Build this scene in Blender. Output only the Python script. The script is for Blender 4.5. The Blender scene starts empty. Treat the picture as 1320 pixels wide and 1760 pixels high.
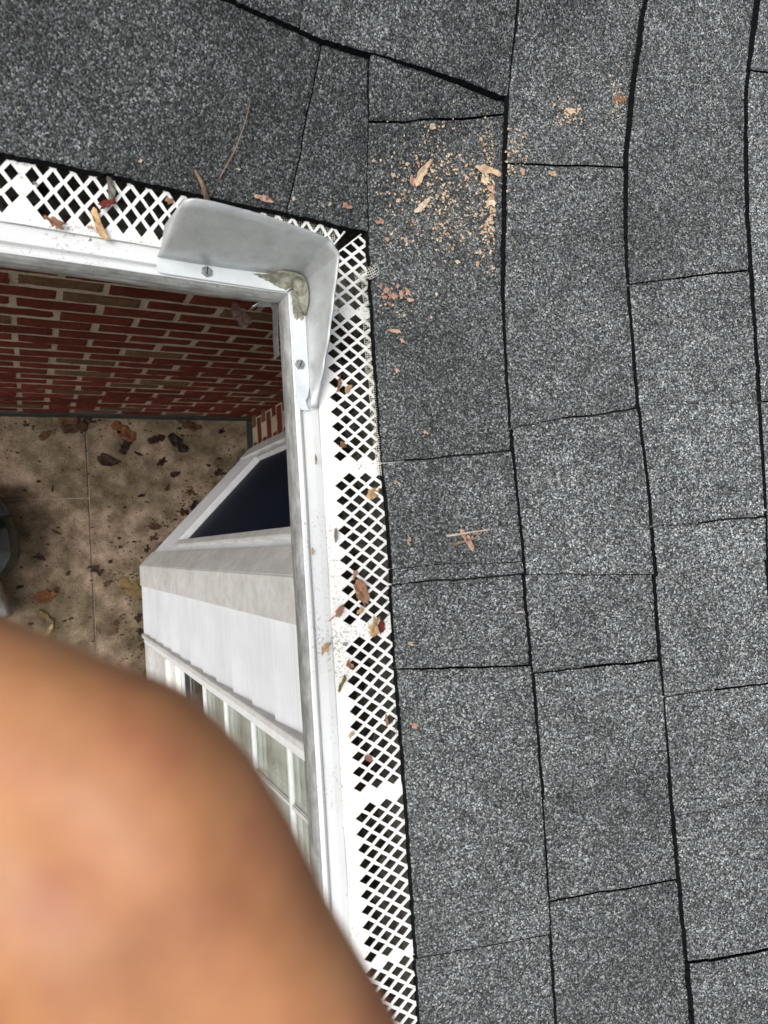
import bpy, bmesh, math, random
from mathutils import Vector, Matrix, noise
random.seed(7)
scene = bpy.context.scene
col = scene.collection

# ------------------------------------------------------------------ camera
Z0 = 2.904                                    # height of the gutter lip above the patio
CAM = Vector((-0.2139, -0.2252, Z0 + 0.5313))
RIGHT = Vector((0.86728, -0.06392, 0.49370)).normalized()
DOWN = Vector((-0.03730, -0.99728, -0.06359)).normalized()
FWD = RIGHT.cross(DOWN).normalized()
DOWN = FWD.cross(RIGHT).normalized()
FPX = 1071.07                                 # focal length in pixels of the 1320 x 1760 photograph
cd = bpy.data.cameras.new('camera')
cam = bpy.data.objects.new('camera', cd)
col.objects.link(cam)
cam.matrix_world = Matrix((
    (RIGHT.x, -DOWN.x, -FWD.x, CAM.x),
    (RIGHT.y, -DOWN.y, -FWD.y, CAM.y),
    (RIGHT.z, -DOWN.z, -FWD.z, CAM.z),
    (0, 0, 0, 1)))
cd.sensor_fit = 'VERTICAL'
cd.sensor_height = 36.0
cd.sensor_width = 27.0
cd.lens = FPX / 1760 * 36.0
cd.clip_start = 0.005
cd.clip_end = 2000
cd.dof.use_dof = True
cd.dof.focus_distance = 0.85
cd.dof.aperture_fstop = 11.0
scene.camera = cam

# ------------------------------------------------------------------ light
SUN_EL, SUN_AZ = math.radians(50), math.radians(-92)   # from the left of the picture
world = bpy.data.worlds.new('World')
scene.world = world
world.use_nodes = True
wt = world.node_tree
bg = wt.nodes['Background']
sky = wt.nodes.new('ShaderNodeTexSky')
sky.sky_type = 'NISHITA'
sky.sun_disc = False
sky.sun_elevation = SUN_EL
sky.sun_rotation = SUN_AZ
sky.air_density = 1.0
sky.dust_density = 5.0
sky.ozone_density = 1.0
hs = wt.nodes.new('ShaderNodeHueSaturation')
hs.inputs['Saturation'].default_value = 0.22   # an overcast sky: nearly neutral
wt.links.new(sky.outputs[0], hs.inputs['Color'])
wt.links.new(hs.outputs[0], bg.inputs[0])
bg.inputs[1].default_value = 0.13
sd = bpy.data.lights.new('sun', 'SUN')
sd.energy = 1.05
sd.angle = math.radians(24)
sd.color = (1.0, 0.985, 0.96)
sun = bpy.data.objects.new('sun', sd)
col.objects.link(sun)
sdir = Vector((math.sin(SUN_AZ) * math.cos(SUN_EL), math.cos(SUN_AZ) * math.cos(SUN_EL), math.sin(SUN_EL)))
sun.rotation_euler = sdir.to_track_quat('Z', 'Y').to_euler()
vs = scene.view_settings
vs.view_transform = 'Standard'
vs.look = 'None'
vs.gamma = 1
vs.exposure = 0.45
vs.use_curve_mapping = False

# ------------------------------------------------------------------ helpers
def ray(px, py):
    return RIGHT * ((px - 660) / FPX) + DOWN * ((py - 880) / FPX) + FWD

def at_z(px, py, z):
    d = ray(px, py)
    return CAM + d * ((z - CAM.z) / d.z)

def at_depth(px, py, depth):
    return CAM + ray(px, py) * depth

def thing(name, label, cat, loc=(0, 0, 0), group=None):
    o = bpy.data.objects.new(name, None)
    o.empty_display_size = 0.05
    o.location = loc
    col.objects.link(o)
    return tag(o, label, cat, group)

def tag(o, label=None, cat=None, group=None, kind=None):
    if label: o['label'] = label
    if cat: o['category'] = cat
    if group: o['group'] = group
    if kind: o['kind'] = kind
    return o

def world_of(o):
    m = o.matrix_parent_inverse @ o.matrix_basis
    return world_of(o.parent) @ m if o.parent else o.matrix_basis.copy()

def adopt(o, parent):
    if parent is not None:
        o.parent = parent
        m = world_of(parent)
        o.matrix_parent_inverse = m.inverted()
    return o

def mesh(name, verts, faces, mat, parent=None, smooth=False, recalc=True):
    me = bpy.data.meshes.new(name)
    me.from_pydata([tuple(v) for v in verts], [], faces)
    if recalc:
        bm = bmesh.new(); bm.from_mesh(me)
        bmesh.ops.recalc_face_normals(bm, faces=bm.faces)
        bm.to_mesh(me); bm.free()
    if smooth:
        me.polygons.foreach_set('use_smooth', [True] * len(me.polygons))
    if mat: me.materials.append(mat)
    o = bpy.data.objects.new(name, me)
    col.objects.link(o)
    return adopt(o, parent)

def boxm(name, lo, hi, mat, parent=None, bevel=0.0, frame=None, jit=0.0):
    """box between two corners, optionally in a local frame (origin, ex, ey, ez), edges bevelled"""
    bm = bmesh.new()
    vs_ = []
    for z in (lo[2], hi[2]):
        for x, y in ((lo[0], lo[1]), (hi[0], lo[1]), (hi[0], hi[1]), (lo[0], hi[1])):
            vs_.append(bm.verts.new((x, y, z)))
    for f in ((0, 3, 2, 1), (4, 5, 6, 7), (0, 1, 5, 4), (1, 2, 6, 5), (2, 3, 7, 6), (3, 0, 4, 7)):
        bm.faces.new([vs_[i] for i in f])
    if bevel > 0:
        bmesh.ops.bevel(bm, geom=list(bm.edges), offset=bevel, segments=2, affect='EDGES', clamp_overlap=True)
    if frame:
        O, ex, ey, ez = frame
        for v in bm.verts:
            c = v.co
            v.co = O + ex * c.x + ey * c.y + ez * c.z
    bmesh.ops.recalc_face_normals(bm, faces=bm.faces)
    me = bpy.data.meshes.new(name)
    bm.to_mesh(me); bm.free()
    if mat: me.materials.append(mat)
    o = bpy.data.objects.new(name, me)
    col.objects.link(o)
    return adopt(o, parent)

def N(x, y=0, z=0, s=1.0, seed=0):
    return noise.noise(Vector((x * s + seed * 7.13, y * s - seed * 3.7, z * s + seed * 1.9)))

def smooth01(t):
    t = max(0.0, min(1.0, t))
    return t * t * (3 - 2 * t)

# ------------------------------------------------------------------ materials
class NT:
    def __init__(self, name):
        self.m = bpy.data.materials.new(name)
        self.m.use_nodes = True
        self.t = self.m.node_tree
        self.b = self.t.nodes['Principled BSDF']
        tc = self.t.nodes.new('ShaderNodeTexCoord')
        self.co = tc.outputs['Object']
    def n(self, typ, **kw):
        x = self.t.nodes.new(typ)
        for k, v in kw.items():
            if k in x.inputs.keys(): x.inputs[k].default_value = v
            else: setattr(x, k, v)
        return x
    def l(self, a, b): self.t.links.new(a, b)
    def noise(self, scale, detail=4, rough=0.55, co=None):
        x = self.n('ShaderNodeTexNoise', Scale=scale, Detail=detail, Roughness=rough)
        self.l(co or self.co, x.inputs['Vector'])
        return x.outputs['Fac']
    def mapping(self, scale=(1, 1, 1), rot=(0, 0, 0)):
        x = self.n('ShaderNodeMapping')
        x.inputs['Scale'].default_value = scale
        x.inputs['Rotation'].default_value = rot
        self.l(self.co, x.inputs['Vector'])
        return x.outputs[0]
    def ramp(self, fac, stops, interp='LINEAR'):
        x = self.n('ShaderNodeValToRGB')
        x.color_ramp.interpolation = interp
        el = x.color_ramp.elements
        while len(el) < len(stops): el.new(0.5)
        for e, (p, c) in zip(el, stops):
            e.position = p
            e.color = (c[0], c[1], c[2], 1) if isinstance(c, (tuple, list)) else (c, c, c, 1)
        self.l(fac, x.inputs[0])
        return x.outputs[0]
    def mix(self, fac, a, b, mode='MIX'):
        x = self.n('ShaderNodeMix', data_type='RGBA', blend_type=mode)
        for s, v in ((x.inputs[0], fac), (x.inputs[6], a), (x.inputs[7], b)):
            if hasattr(v, 'is_linked'): self.l(v, s)
            elif isinstance(v, (int, float)) : s.default_value = v if s.type == 'VALUE' else (v, v, v, 1)
            else: s.default_value = (v[0], v[1], v[2], 1)
        return x.outputs[2]
    def math(self, op, a, b=0.0):
        x = self.n('ShaderNodeMath', operation=op)
        for s, v in ((x.inputs[0], a), (x.inputs[1], b)):
            if hasattr(v, 'is_linked'): self.l(v, s)
            else: s.default_value = v
        return x.outputs[0]
    def bump(self, h, strength=0.5, dist=0.001, normal=None):
        x = self.n('ShaderNodeBump', Strength=strength, Distance=dist)
        self.l(h, x.inputs['Height'])
        if normal is not None: self.l(normal, x.inputs['Normal'])
        self.l(x.outputs[0], self.b.inputs['Normal'])
        return x.outputs[0]
    def color(self, c):
        if hasattr(c, 'is_linked'): self.l(c, self.b.inputs['Base Color'])
        else: self.b.inputs['Base Color'].default_value = (*c, 1)
    def set(self, **kw):
        for k, v in kw.items():
            self.b.inputs[k.replace('_', ' ')].default_value = v
    def rand(self):
        return self.n('ShaderNodeObjectInfo').outputs['Random']

M = {}
def mat_granules():
    g = NT('asphalt_granules')
    v = g.n('ShaderNodeTexVoronoi', Scale=760.0)
    # slight warp so that the stones are not all round
    w = g.n('ShaderNodeTexNoise', Scale=500.0, Detail=1.0)
    g.l(g.co, w.inputs['Vector'])
    wa = g.n('ShaderNodeVectorMath', operation='MULTIPLY_ADD')
    wa.inputs[1].default_value = (0.0010,) * 3
    g.l(w.outputs['Color'], wa.inputs[0]); g.l(g.co, wa.inputs[2])
    g.l(wa.outputs[0], v.inputs['Vector'])
    sp = g.n('ShaderNodeSeparateColor')
    g.l(v.outputs['Color'], sp.inputs[0])
    val = g.ramp(sp.outputs[0], [(0, .007), (.25, .028), (.55, .080), (.82, .165), (.94, .28), (1, .43)])
    tint = g.ramp(sp.outputs[1], [(0, (.88, .98, 1.05)), (.5, (.95, 1.0, 1.01)), (.85, (.98, 1.0, .98)), (1, (1.06, .99, .90))])
    c = g.mix(1.0, val, tint, 'MULTIPLY')
    big = g.ramp(g.noise(9, 4, .6), [(.25, .62), (.5, 1.0), (.78, 1.35)])
    c = g.mix(1.0, c, big, 'MULTIPLY')
    mid = g.ramp(g.noise(45, 2), [(.25, .80), (.75, 1.22)])
    c = g.mix(1.0, c, mid, 'MULTIPLY')
    r = g.n('ShaderNodeObjectInfo').outputs['Color']      # tab tone: own variation plus the painted light gradient
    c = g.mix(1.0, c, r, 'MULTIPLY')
    g.color(c)
    inv = g.math('SUBTRACT', 1.0, v.outputs['Distance'])
    hgt = g.math('ADD', inv, g.math('MULTIPLY', sp.outputs[2], 0.55))
    g.bump(hgt, 0.65, 0.0010)
    g.set(Roughness=0.6)
    g.b.inputs['Specular IOR Level'].default_value = 0.35
    return g.m
M['granule'] = mat_granules()

def mat_plain(name, c, rough=0.6, metal=0.0, nscale=30, var=0.2, bump=0.0, bscale=200, bdist=.0006):
    g = NT(name)
    lo = tuple(max(0, x * (1 - var)) for x in c); hi = tuple(x * (1 + var) for x in c)
    g.color(g.ramp(g.noise(nscale, 5), [(.3, lo), (.7, hi)]))
    g.set(Roughness=rough, Metallic=metal)
    if bump: g.bump(g.noise(bscale, 3), bump, bdist)
    return g.m

def mat_white_dirty(name, base, dirt, amount, scale, rough=.45, stain=None, speck=.62, grime=False):
    """white painted metal with fine specks of dirt and soft stains"""
    g = NT(name)
    fine = g.noise(scale, 5, .7)
    broad = g.noise(14, 4, .6)
    f = g.math('ADD', g.math('MULTIPLY', fine, .75), g.math('MULTIPLY', broad, .38))
    if grime:
        an = g.n('ShaderNodeAttribute', attribute_name='grime')
        f = g.math('ADD', f, g.math('MULTIPLY', an.outputs['Fac'], .085))
    mask = g.ramp(f, [(speck, 0.0), (speck + .07, amount)])
    c = g.mix(mask, base, dirt)
    if stain:
        sm = g.ramp(g.noise(22, 5, .65), [(.50, 0.0), (.72, .6)])
        c = g.mix(sm, c, stain, 'MULTIPLY')
    g.color(c)
    g.set(Roughness=rough)
    g.bump(fine, .15, .0004)
    return g.m
M['lip'] = mat_white_dirty('white_lip_paint', (.70, .71, .71), (.30, .29, .25), .75, 330, .42, (.90, .89, .86), .655)
M['guard'] = mat_white_dirty('white_guard_plastic', (.82, .82, .80), (.22, .20, .13), .85, 420, .5, (.93, .90, .80), .685, True)

def mat_weathered():
    g = NT('weathered_gutter_metal')
    st = g.noise(1, 5, .65, g.mapping((35, 35, 160)))
    n2 = g.noise(120, 4, .7)
    c = g.ramp(st, [(.30, (.12, .12, .115)), (.48, (.20, .20, .19)), (.62, (.29, .29, .28)), (.8, (.42, .42, .41))])
    c = g.mix(g.ramp(n2, [(.55, 0.0), (.70, .45)]), c, (.12, .115, .10))
    g.color(c); g.set(Roughness=.5)
    g.bump(n2, .2, .0005)
    return g.m
M['weathered'] = mat_weathered()

def mat_galv():
    g = NT('galvanised_sheet')
    a = g.noise(75, 6, .7)
    b = g.noise(16, 3, .5)
    f = g.math('ADD', g.math('MULTIPLY', a, .75), g.math('MULTIPLY', b, .25))
    c = g.ramp(f, [(.30, (.41, .42, .42)), (.5, (.50, .515, .515)), (.70, (.59, .61, .61))])
    sp = g.n('ShaderNodeTexVoronoi', Scale=240.0)
    g.l(g.co, sp.inputs['Vector'])
    c = g.mix(g.math('MULTIPLY', g.ramp(sp.outputs['Distance'], [(.10, .8), (.30, 0.0)]), g.ramp(b, [(.52, 0.0), (.66, .8)])), c, (.70, .71, .71))
    g.color(c)
    g.set(Roughness=.38, Metallic=.4)
    g.bump(b, .25, .003)
    return g.m
M['galv'] = mat_galv()
M['galv_flange'] = mat_plain('galvanised_flange', (.66, .70, .71), .4, .1, 60, .10)
M['screw'] = mat_plain('zinc_screw', (.34, .36, .35), .4, .7, 200, .25)
M['slot'] = mat_plain('screw_slot', (.02, .02, .02), .8)
M['strap'] = mat_plain('bent_metal_strap', (.20, .20, .195), .32, .6, 90, .35)

def mat_sealant():
    g = NT('old_sealant')
    f = g.noise(110, 5, .65)
    g.color(g.ramp(f, [(.3, (.07, .068, .052)), (.48, (.17, .166, .125)), (.62, (.29, .285, .22)), (.75, (.46, .46, .41))]))
    g.set(Roughness=.5)
    g.bump(g.noise(220, 5), .9, .0022)
    return g.m
M['sealant'] = mat_sealant()
M['trough'] = mat_plain('trough_grime', (.15, .145, .115), .8, 0, 120, .6, .6, 300, .002)
M['litter'] = mat_plain('gutter_litter', (.055, .042, .026), .85, 0, 90, .6)

def mat_brick():
    g = NT('red_brick')
    r = g.rand()
    base = g.ramp(r, [(0, (.068, .016, .011)), (.22, (.10, .022, .014)), (.5, (.082, .018, .012)), (.82, (.115, .028, .018)), (.85, (.080, .042, .024)), (1, (.11, .060, .034))])
    f = g.noise(38, 6, .7)
    c = g.mix(1.0, base, g.ramp(f, [(.25, .55), (.5, 1.0), (.75, 1.4)]), 'MULTIPLY')
    c = g.mix(g.ramp(g.noise(90, 5, .7), [(.60, 0.0), (.70, .55)]), c, (.05, .03, .025))
    g.color(c); g.set(Roughness=.9, Specular_IOR_Level=.08)
    g.bump(g.noise(170, 5, .7), .7, .003)
    return g.m
M['brick'] = mat_brick()

def mat_mortar():
    g = NT('mortar')
    f = g.noise(130, 5, .7); b = g.noise(9, 4)
    c = g.ramp(f, [(.28, (.21, .17, .12)), (.5, (.34, .28, .20)), (.75, (.45, .38, .285))])
    c = g.mix(1.0, c, g.ramp(b, [(.3, .75), (.7, 1.15)]), 'MULTIPLY')
    g.color(c); g.set(Roughness=.95, Specular_IOR_Level=.08)
    g.bump(f, .7, .004)
    return g.m
M['mortar'] = mat_mortar()

def mat_concrete():
    g = NT('stained_concrete')
    fine = g.noise(150, 6, .75)
    mid = g.noise(11, 6, .65)
    big = g.noise(2.6, 5, .6)
    c = g.ramp(mid, [(.30, (.085, .066, .048)), (.48, (.185, .145, .108)), (.70, (.32, .258, .205))])
    g2 = g.ramp(big, [(.36, (.52, .50, .40)), (.5, (.82, .78, .68)), (.62, (1.12, 1.0, .95))])
    c = g.mix(1.0, c, g2, 'MULTIPLY')
    c = g.mix(1.0, c, g.ramp(fine, [(.30, .35), (.5, 1.0), (.72, 1.6)]), 'MULTIPLY')
    sp = g.noise(60, 4, .8)
    c = g.mix(g.ramp(sp, [(.60, 0.0), (.68, .8)]), c, (.03, .022, .015))
    g.color(c); g.set(Roughness=.92, Specular_IOR_Level=.12)
    g.bump(fine, .5, .003)
    return g.m
M['concrete'] = mat_concrete()
M['joint'] = mat_plain('joint_mortar', (.25, .20, .155), .9, 0, 60, .3, .4)
M['basecoat'] = mat_plain('black_base_coat', (.018, .020, .017), .7, 0, 30, .5, .4)
M['soil'] = mat_plain('lawn_soil', (.05, .06, .025), .95, 0, 3, .5, .5, 20, .02)

def mat_siding(name, rotz):
    g = NT(name)
    mp = g.n('ShaderNodeMapping')
    mp.vector_type = 'TEXTURE'
    mp.inputs['Rotation'].default_value = (0, 0, rotz)
    g.l(g.co, mp.inputs['Vector'])
    m2 = g.n('ShaderNodeMapping')
    m2.inputs['Scale'].default_value = (6, 60, 260)
    m2.inputs['Scale'].default_value = (3, 60, 230)
    g.l(mp.outputs[0], m2.inputs['Vector'])
    gr = g.noise(1, 4, .6, m2.outputs[0])
    b = g.noise(7, 4)
    c = g.ramp(gr, [(.25, (.64, .66, .69)), (.5, (.74, .76, .79)), (.75, (.81, .83, .86))])
    c = g.mix(1.0, c, g.ramp(b, [(.3, .92), (.7, 1.04)]), 'MULTIPLY')
    c = g.mix(1.0, c, g.ramp(g.rand(), [(0, .93), (1, 1.03)]), 'MULTIPLY')
    g.color(c); g.set(Roughness=.55)
    g.bump(gr, .5, .002)
    return g.m
M['siding'] = mat_siding('grained_siding_front', math.radians(90))
M['siding45'] = mat_siding('grained_siding_angled', math.radians(45))
def mat_trim():
    g = NT('dusty_white_trim')
    f = g.noise(26, 6, .7); b = g.noise(5, 4)
    c = g.ramp(f, [(.28, (.50, .485, .46)), (.5, (.62, .61, .59)), (.72, (.71, .705, .695))])
    c = g.mix(1.0, c, g.ramp(b, [(.3, .8), (.7, 1.05)]), 'MULTIPLY')
    g.color(c); g.set(Roughness=.55)
    return g.m
M['trim'] = mat_trim()
M['vinyl'] = mat_plain('white_vinyl', (.76, .77, .78), .4, 0, 40, .08)
M['vinyl_edge'] = mat_plain('cream_vinyl_edge', (.78, .77, .68), .4, 0, 40, .06)
M['muntin'] = mat_plain('pale_green_white_muntin', (.66, .69, .675), .4, 0, 40, .06)
M['seal'] = mat_plain('dark_rubber_seal', (.02, .02, .02), .6)
M['screen'] = mat_plain('navy_insect_screen', (.004, .010, .026), .55, 0, 60, .3)
M['screen'].node_tree.nodes['Principled BSDF'].inputs['Specular IOR Level'].default_value = .12
M['blind'] = mat_plain('grey_green_blind', (.47, .475, .43), .5, 0, 20, .08)
M['room'] = mat_plain('dim_room', (.10, .10, .09), .9)
def mat_glass():
    g = NT('window_glass')
    tr = g.n('ShaderNodeBsdfTransparent'); tr.inputs[0].default_value = (.95, .965, .955, 1)
    gl = g.n('ShaderNodeBsdfGlossy'); gl.inputs['Roughness'].default_value = .01
    lw = g.n('ShaderNodeLayerWeight', Blend=.5)
    fr_ = g.math('ADD', g.math('MULTIPLY', g.math('POWER', lw.outputs['Facing'], 4.0), .75), .04)
    mx = g.n('ShaderNodeMixShader')
    g.l(fr_, mx.inputs[0]); g.l(tr.outputs[0], mx.inputs[1]); g.l(gl.outputs[0], mx.inputs[2])
    g.l(mx.outputs[0], g.t.nodes['Material Output'].inputs[0])
    return g.m
M['glass'] = mat_glass()
def mat_jug():
    g = NT('green_jug_glass')
    g.color((.035, .055, .047))
    g.set(Roughness=.02, Transmission_Weight=.75, IOR=1.5)
    return g.m
M['jug'] = mat_jug()
M['jugcap'] = mat_plain('dark_blue_grey_enamel', (.03, .04, .055), .12)
M['steel'] = mat_plain('polished_steel', (.30, .31, .31), .25, .9, 30, .1)
M['fascia'] = mat_plain('white_fascia', (.7, .7, .69), .5)

def mat_leaf(name, stops, scale=60, rough=.7):
    g = NT(name)
    r = g.rand()
    base = g.ramp(r, stops)
    f = g.noise(scale, 5, .7)
    c = g.mix(1.0, base, g.ramp(f, [(.28, .55), (.5, 1.0), (.74, 1.35)]), 'MULTIPLY')
    g.color(c); g.set(Roughness=rough, Specular_IOR_Level=.18)
    g.bump(g.noise(scale * 5, 4), .5, .0012)
    return g.m
M['flake'] = mat_leaf('tan_leaf_flake', [(0, (.42, .28, .18)), (.35, (.50, .36, .24)), (.7, (.56, .43, .30)), (1, (.60, .50, .37))], 220)
M['pinkflake'] = mat_leaf('pink_brown_leaf', [(0, (.33, .17, .12)), (.5, (.42, .25, .18)), (1, (.48, .31, .23))], 180)
M['brownleaf'] = mat_leaf('brown_leaf', [(0, (.20, .095, .055)), (.5, (.27, .14, .085)), (1, (.33, .18, .11))], 140)
M['tanleaf'] = mat_leaf('tan_leaf', [(0, (.42, .27, .14)), (1, (.55, .37, .20))], 140)
M['redleaf'] = mat_leaf('dark_red_leaf', [(0, (.13, .025, .02)), (1, (.17, .04, .03))], 140)
M['oliveleaf'] = mat_leaf('olive_leaf', [(0, (.20, .15, .07)), (1, (.28, .21, .10))], 140)
M['greyleaf'] = mat_leaf('grey_leaf', [(0, (.16, .145, .12)), (1, (.30, .27, .23))], 140)
M['groundleaf'] = mat_leaf('dark_wet_leaf', [(0, (.014, .008, .006)), (.5, (.030, .015, .009)), (.8, (.055, .026, .013)), (1, (.085, .045, .022))], 50, .5)
M['rustleaf'] = mat_leaf('rust_leaf', [(0, (.10, .038, .018)), (1, (.13, .052, .022))], 50, .5)
M['yellowleaf'] = mat_leaf('yellow_brown_leaf', [(0, (.13, .085, .035)), (1, (.17, .11, .045))], 50, .5)
M['twig'] = mat_leaf('dry_twig', [(0, (.20, .13, .085)), (1, (.34, .24, .17))], 120)
M['paletwig'] = mat_leaf('pale_stem', [(0, (.45, .36, .28)), (1, (.52, .42, .33))], 160)
def mat_net():
    g = NT('cream_fibreglass_net')
    f = g.noise(70, 5, .7)
    g.color(g.ramp(f, [(.3, (.38, .35, .22)), (.44, (.68, .66, .55)), (.6, (.80, .79, .73))]))
    g.set(Roughness=.6)
    return g.m
M['net'] = mat_net()
def mat_skin():
    g = NT('tan_skin')
    f = g.noise(42, 4, .6); b = g.noise(65, 4)
    c = g.ramp(f, [(.30, (.29, .115, .048)), (.5, (.39, .172, .072)), (.70, (.48, .23, .100))])
    c = g.mix(g.ramp(b, [(.50, 0.0), (.72, .55)]), c, (.34, .105, .060))
    g.color(c)
    g.set(Roughness=.55, Subsurface_Weight=.35, Subsurface_Scale=.012)
    g.b.inputs['Subsurface Radius'].default_value = (1.0, .35, .18)
    g.bump(g.noise(600, 3), .15, .0004)
    return g.m
M['skin'] = mat_skin()
M['nail'] = mat_plain('pink_nail', (.43, .17, .11), .45)

M['asphalt'] = mat_plain('black_asphalt_edge', (.008, .0085, .0095), .9, 0, 300, .6, .5, 700)
M['asphalt'].node_tree.nodes['Principled BSDF'].inputs['Specular IOR Level'].default_value = .04

# ------------------------------------------------------------------ roof surface
EX, EY = 0.0881, 0.0757          # where the two eaves stand, measured from the gutter lip
PITCH = 0.4209
TP, CP = math.tan(PITCH), math.cos(PITCH)
ZE = Z0 + 0.0077
CXB, CYA = 0.1352 * CP, 0.1447 * CP   # course widths in plan

def roof_h(x, y):
    a, b = x - EX, y - EY
    k = 0.012
    d = a - b
    m = 0.5 * (a + b + math.sqrt(d * d + k * k))
    return ZE + TP * m

def at_roof(px, py, off=0.008):
    d = ray(px, py)
    t0, t1 = 0.1, 2.5
    for _ in range(44):
        tm = 0.5 * (t0 + t1)
        P = CAM + d * tm
        if P.z > roof_h(P.x, P.y) + off: t0 = tm
        else: t1 = tm
    return CAM + d * t0

def poly_fn(pts):
    pts = sorted(pts)
    def f(u):
        if u <= pts[0][0]: return pts[0][1]
        if u >= pts[-1][0]: return pts[-1][1]
        for (a, va), (b, vb) in zip(pts, pts[1:]):
            if a <= u <= b:
                s = (u - a) / (b - a + 1e-9)
                s = s * s * (3 - 2 * s) * .5 + s * .5
                return va + (vb - va) * s
    return f

# measured butt lines of the courses: y -> x (right slope), x -> y (upper slope)
def bline(pix, default):
    w = [at_roof(*q) for q in pix]
    return poly_fn([(p.y, p.x) for p in w])
buttB = {
    0: bline([(636, 105), (632, 250), (631, 398), (640, 560), (650, 700), (656, 790), (668, 900), (681, 1145), (700, 1400), (722, 1745)], 0),
    1: bline([(884, 0), (872, 90), (862, 174), (860, 290), (866, 545), (882, 773), (900, 950), (917, 1154), (935, 1380), (959, 1755)], 0),
    2: bline([(1092, 0), (1083, 60), (1074, 180), (1072, 280), (1082, 490), (1098, 690), (1117, 850), (1136, 1110), (1160, 1400), (1192, 1755)], 0),
    3: bline([(1287, 0), (1283, 180), (1290, 400), (1303, 600), (1312, 760), (1330, 1100), (1370, 1500)], 0),
}
wA2 = [at_roof(*q) for q in [(380, -8), (470, 32), (560, 72), (700, 115), (780, 143), (862, 174)]]
wA1 = [at_roof(*q) for q in [(0, 262), (150, 292), (300, 325), (420, 352), (520, 372), (631, 397)]]
buttA = {0: poly_fn([(p.x, p.y) for p in wA1]), 1: poly_fn([(p.x, p.y) for p in wA2])}
def bB(k, y): return buttB[k](y) if k in buttB else EX + k * CXB + 0.004 * N(y * 5, k)
def bA(k, x): return buttA[k](x) if k in buttA else EY + k * CYA + 0.004 * N(x * 5, k + 20)

TB = 0.0098
def layer_lift(kind, k, x, y):
    dv = abs((x - EX) - (y - EY))
    lev = 2 * k + (1 if kind == 'B' else 0)
    lift = min(lev, 9) * 0.0038
    return lift * (1 - smooth01(dv / 0.28))

TONE = {('A', 0): [.62, .58, .60], ('A', 1): [.76, .70], ('B', 0): [.74, .76, .90, 1.04, .95, .98, .90], ('B', 1): [.95, .92, 1.16, 1.0, 1.10, .98, .90],  # painted shade on upper slope and valley, painted light lower right, plus tab variation
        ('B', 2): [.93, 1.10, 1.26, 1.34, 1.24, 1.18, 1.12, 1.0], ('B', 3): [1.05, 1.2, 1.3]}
def shingle(kind, k, j0, j1, parent, gap0, gap1, lift=0.0, seed=0, piece=0):
    """one shingle tab: j0 / j1 = (coordinate along the eave at the butt, and at the head)"""
    nu = max(6, int(abs(j1[0] - j0[0]) / (0.0030 if k < 4 else .008)))
    vfr = [0, .0012, .004, .009, .015, .022, .030, .039, .048, .057, .066, .076, .086, .096, .106, .116, .128, .15, .172]
    W = (CXB if kind == 'B' else CYA)
    top, bot = [], []
    sgn = 1 if j1[0] > j0[0] else -1
    for v in vfr:
        row_t, row_b = [], []
        s = v / W
        a = j0[0] + (j0[1] - j0[0]) * s + sgn * gap0 * .5
        b = j1[0] + (j1[1] - j1[0]) * s - sgn * gap1 * .5
        for i in range(nu + 1):
            f = i / nu
            u = a + (b - a) * f
            if i in (0, nu):
                jc_ = (j0 if i == 0 else j1)[0] * 91.7
                u += 0.0010 * N(v * 240, jc_, .2) + 0.0018 * N(v * 22, jc_ + 3.3, .4)
            edge = 0.0010 * N(u * 330, k, 3) + 0.0006 * N(u * 110, k, 6) + 0.0006 * N(u * 45, k, 9)
            if kind == 'B':
                y = u; x = bB(k, y) + v + edge * max(0, 1 - v / .02)
            else:
                x = u; y = bA(k, x) + v + edge * max(0, 1 - v / .02)
            round_e = 0.0016 if v < .0005 else (0.0005 if v < .002 else 0)
            if i in (0, nu): round_e = max(round_e, 0.0012)
            tb = TB
            if kind == 'B' and k == 0: tb = TB - .0022 * smooth01(((y - EY) - (x - EX)) / .06)      # thinner where it laps over the valley
            prof = tb * (1 - v / .172) + .0012 * (v / .172)
            wave = 0.0011 * N(x * 16, y * 16, k * 2.1) + 0.0004 * N(x * 70, y * 70, k)
            if kind == 'A' and k == 0 or kind == 'B' and k == 0: wave *= .7
            z = roof_h(x, y) + prof + wave * min(1, v / .01 + .4) + layer_lift(kind, k, x, y) + lift - round_e
            row_t.append((x, y, z))
            row_b.append((x, y, z - 0.0085 + round_e * .6))
        top.append(row_t); bot.append(row_b)
    nv = len(vfr)
    verts = [p for r in top for p in r] + [p for r in bot for p in r]
    n1 = nu + 1
    off = nv * n1
    faces = []
    for r in range(nv - 1):
        for i in range(nu):
            a = r * n1 + i
            faces.append((a, a + 1, a + n1 + 1, a + n1))
            faces.append((off + a, off + a + n1, off + a + n1 + 1, off + a + 1))
    for i in range(nu):
        faces.append((i, off + i, off + i + 1, i + 1))
        a = (nv - 1) * n1 + i
        faces.append((a, a + 1, off + a + 1, off + a))
    for r in range(nv - 1):
        for i in (0, nu):
            a = r * n1 + i
            faces.append((a, a + n1, off + a + n1, off + a))
    o = mesh('shingle', verts, faces, M['granule'], parent, smooth=False)
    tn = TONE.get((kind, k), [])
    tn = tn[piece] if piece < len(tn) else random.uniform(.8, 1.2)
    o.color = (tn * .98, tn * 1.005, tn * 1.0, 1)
    o.data.materials.append(M['asphalt'])
    for p in o.data.polygons:
        if abs(p.normal.z) < .55: p.material_index = 1
    return o

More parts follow.
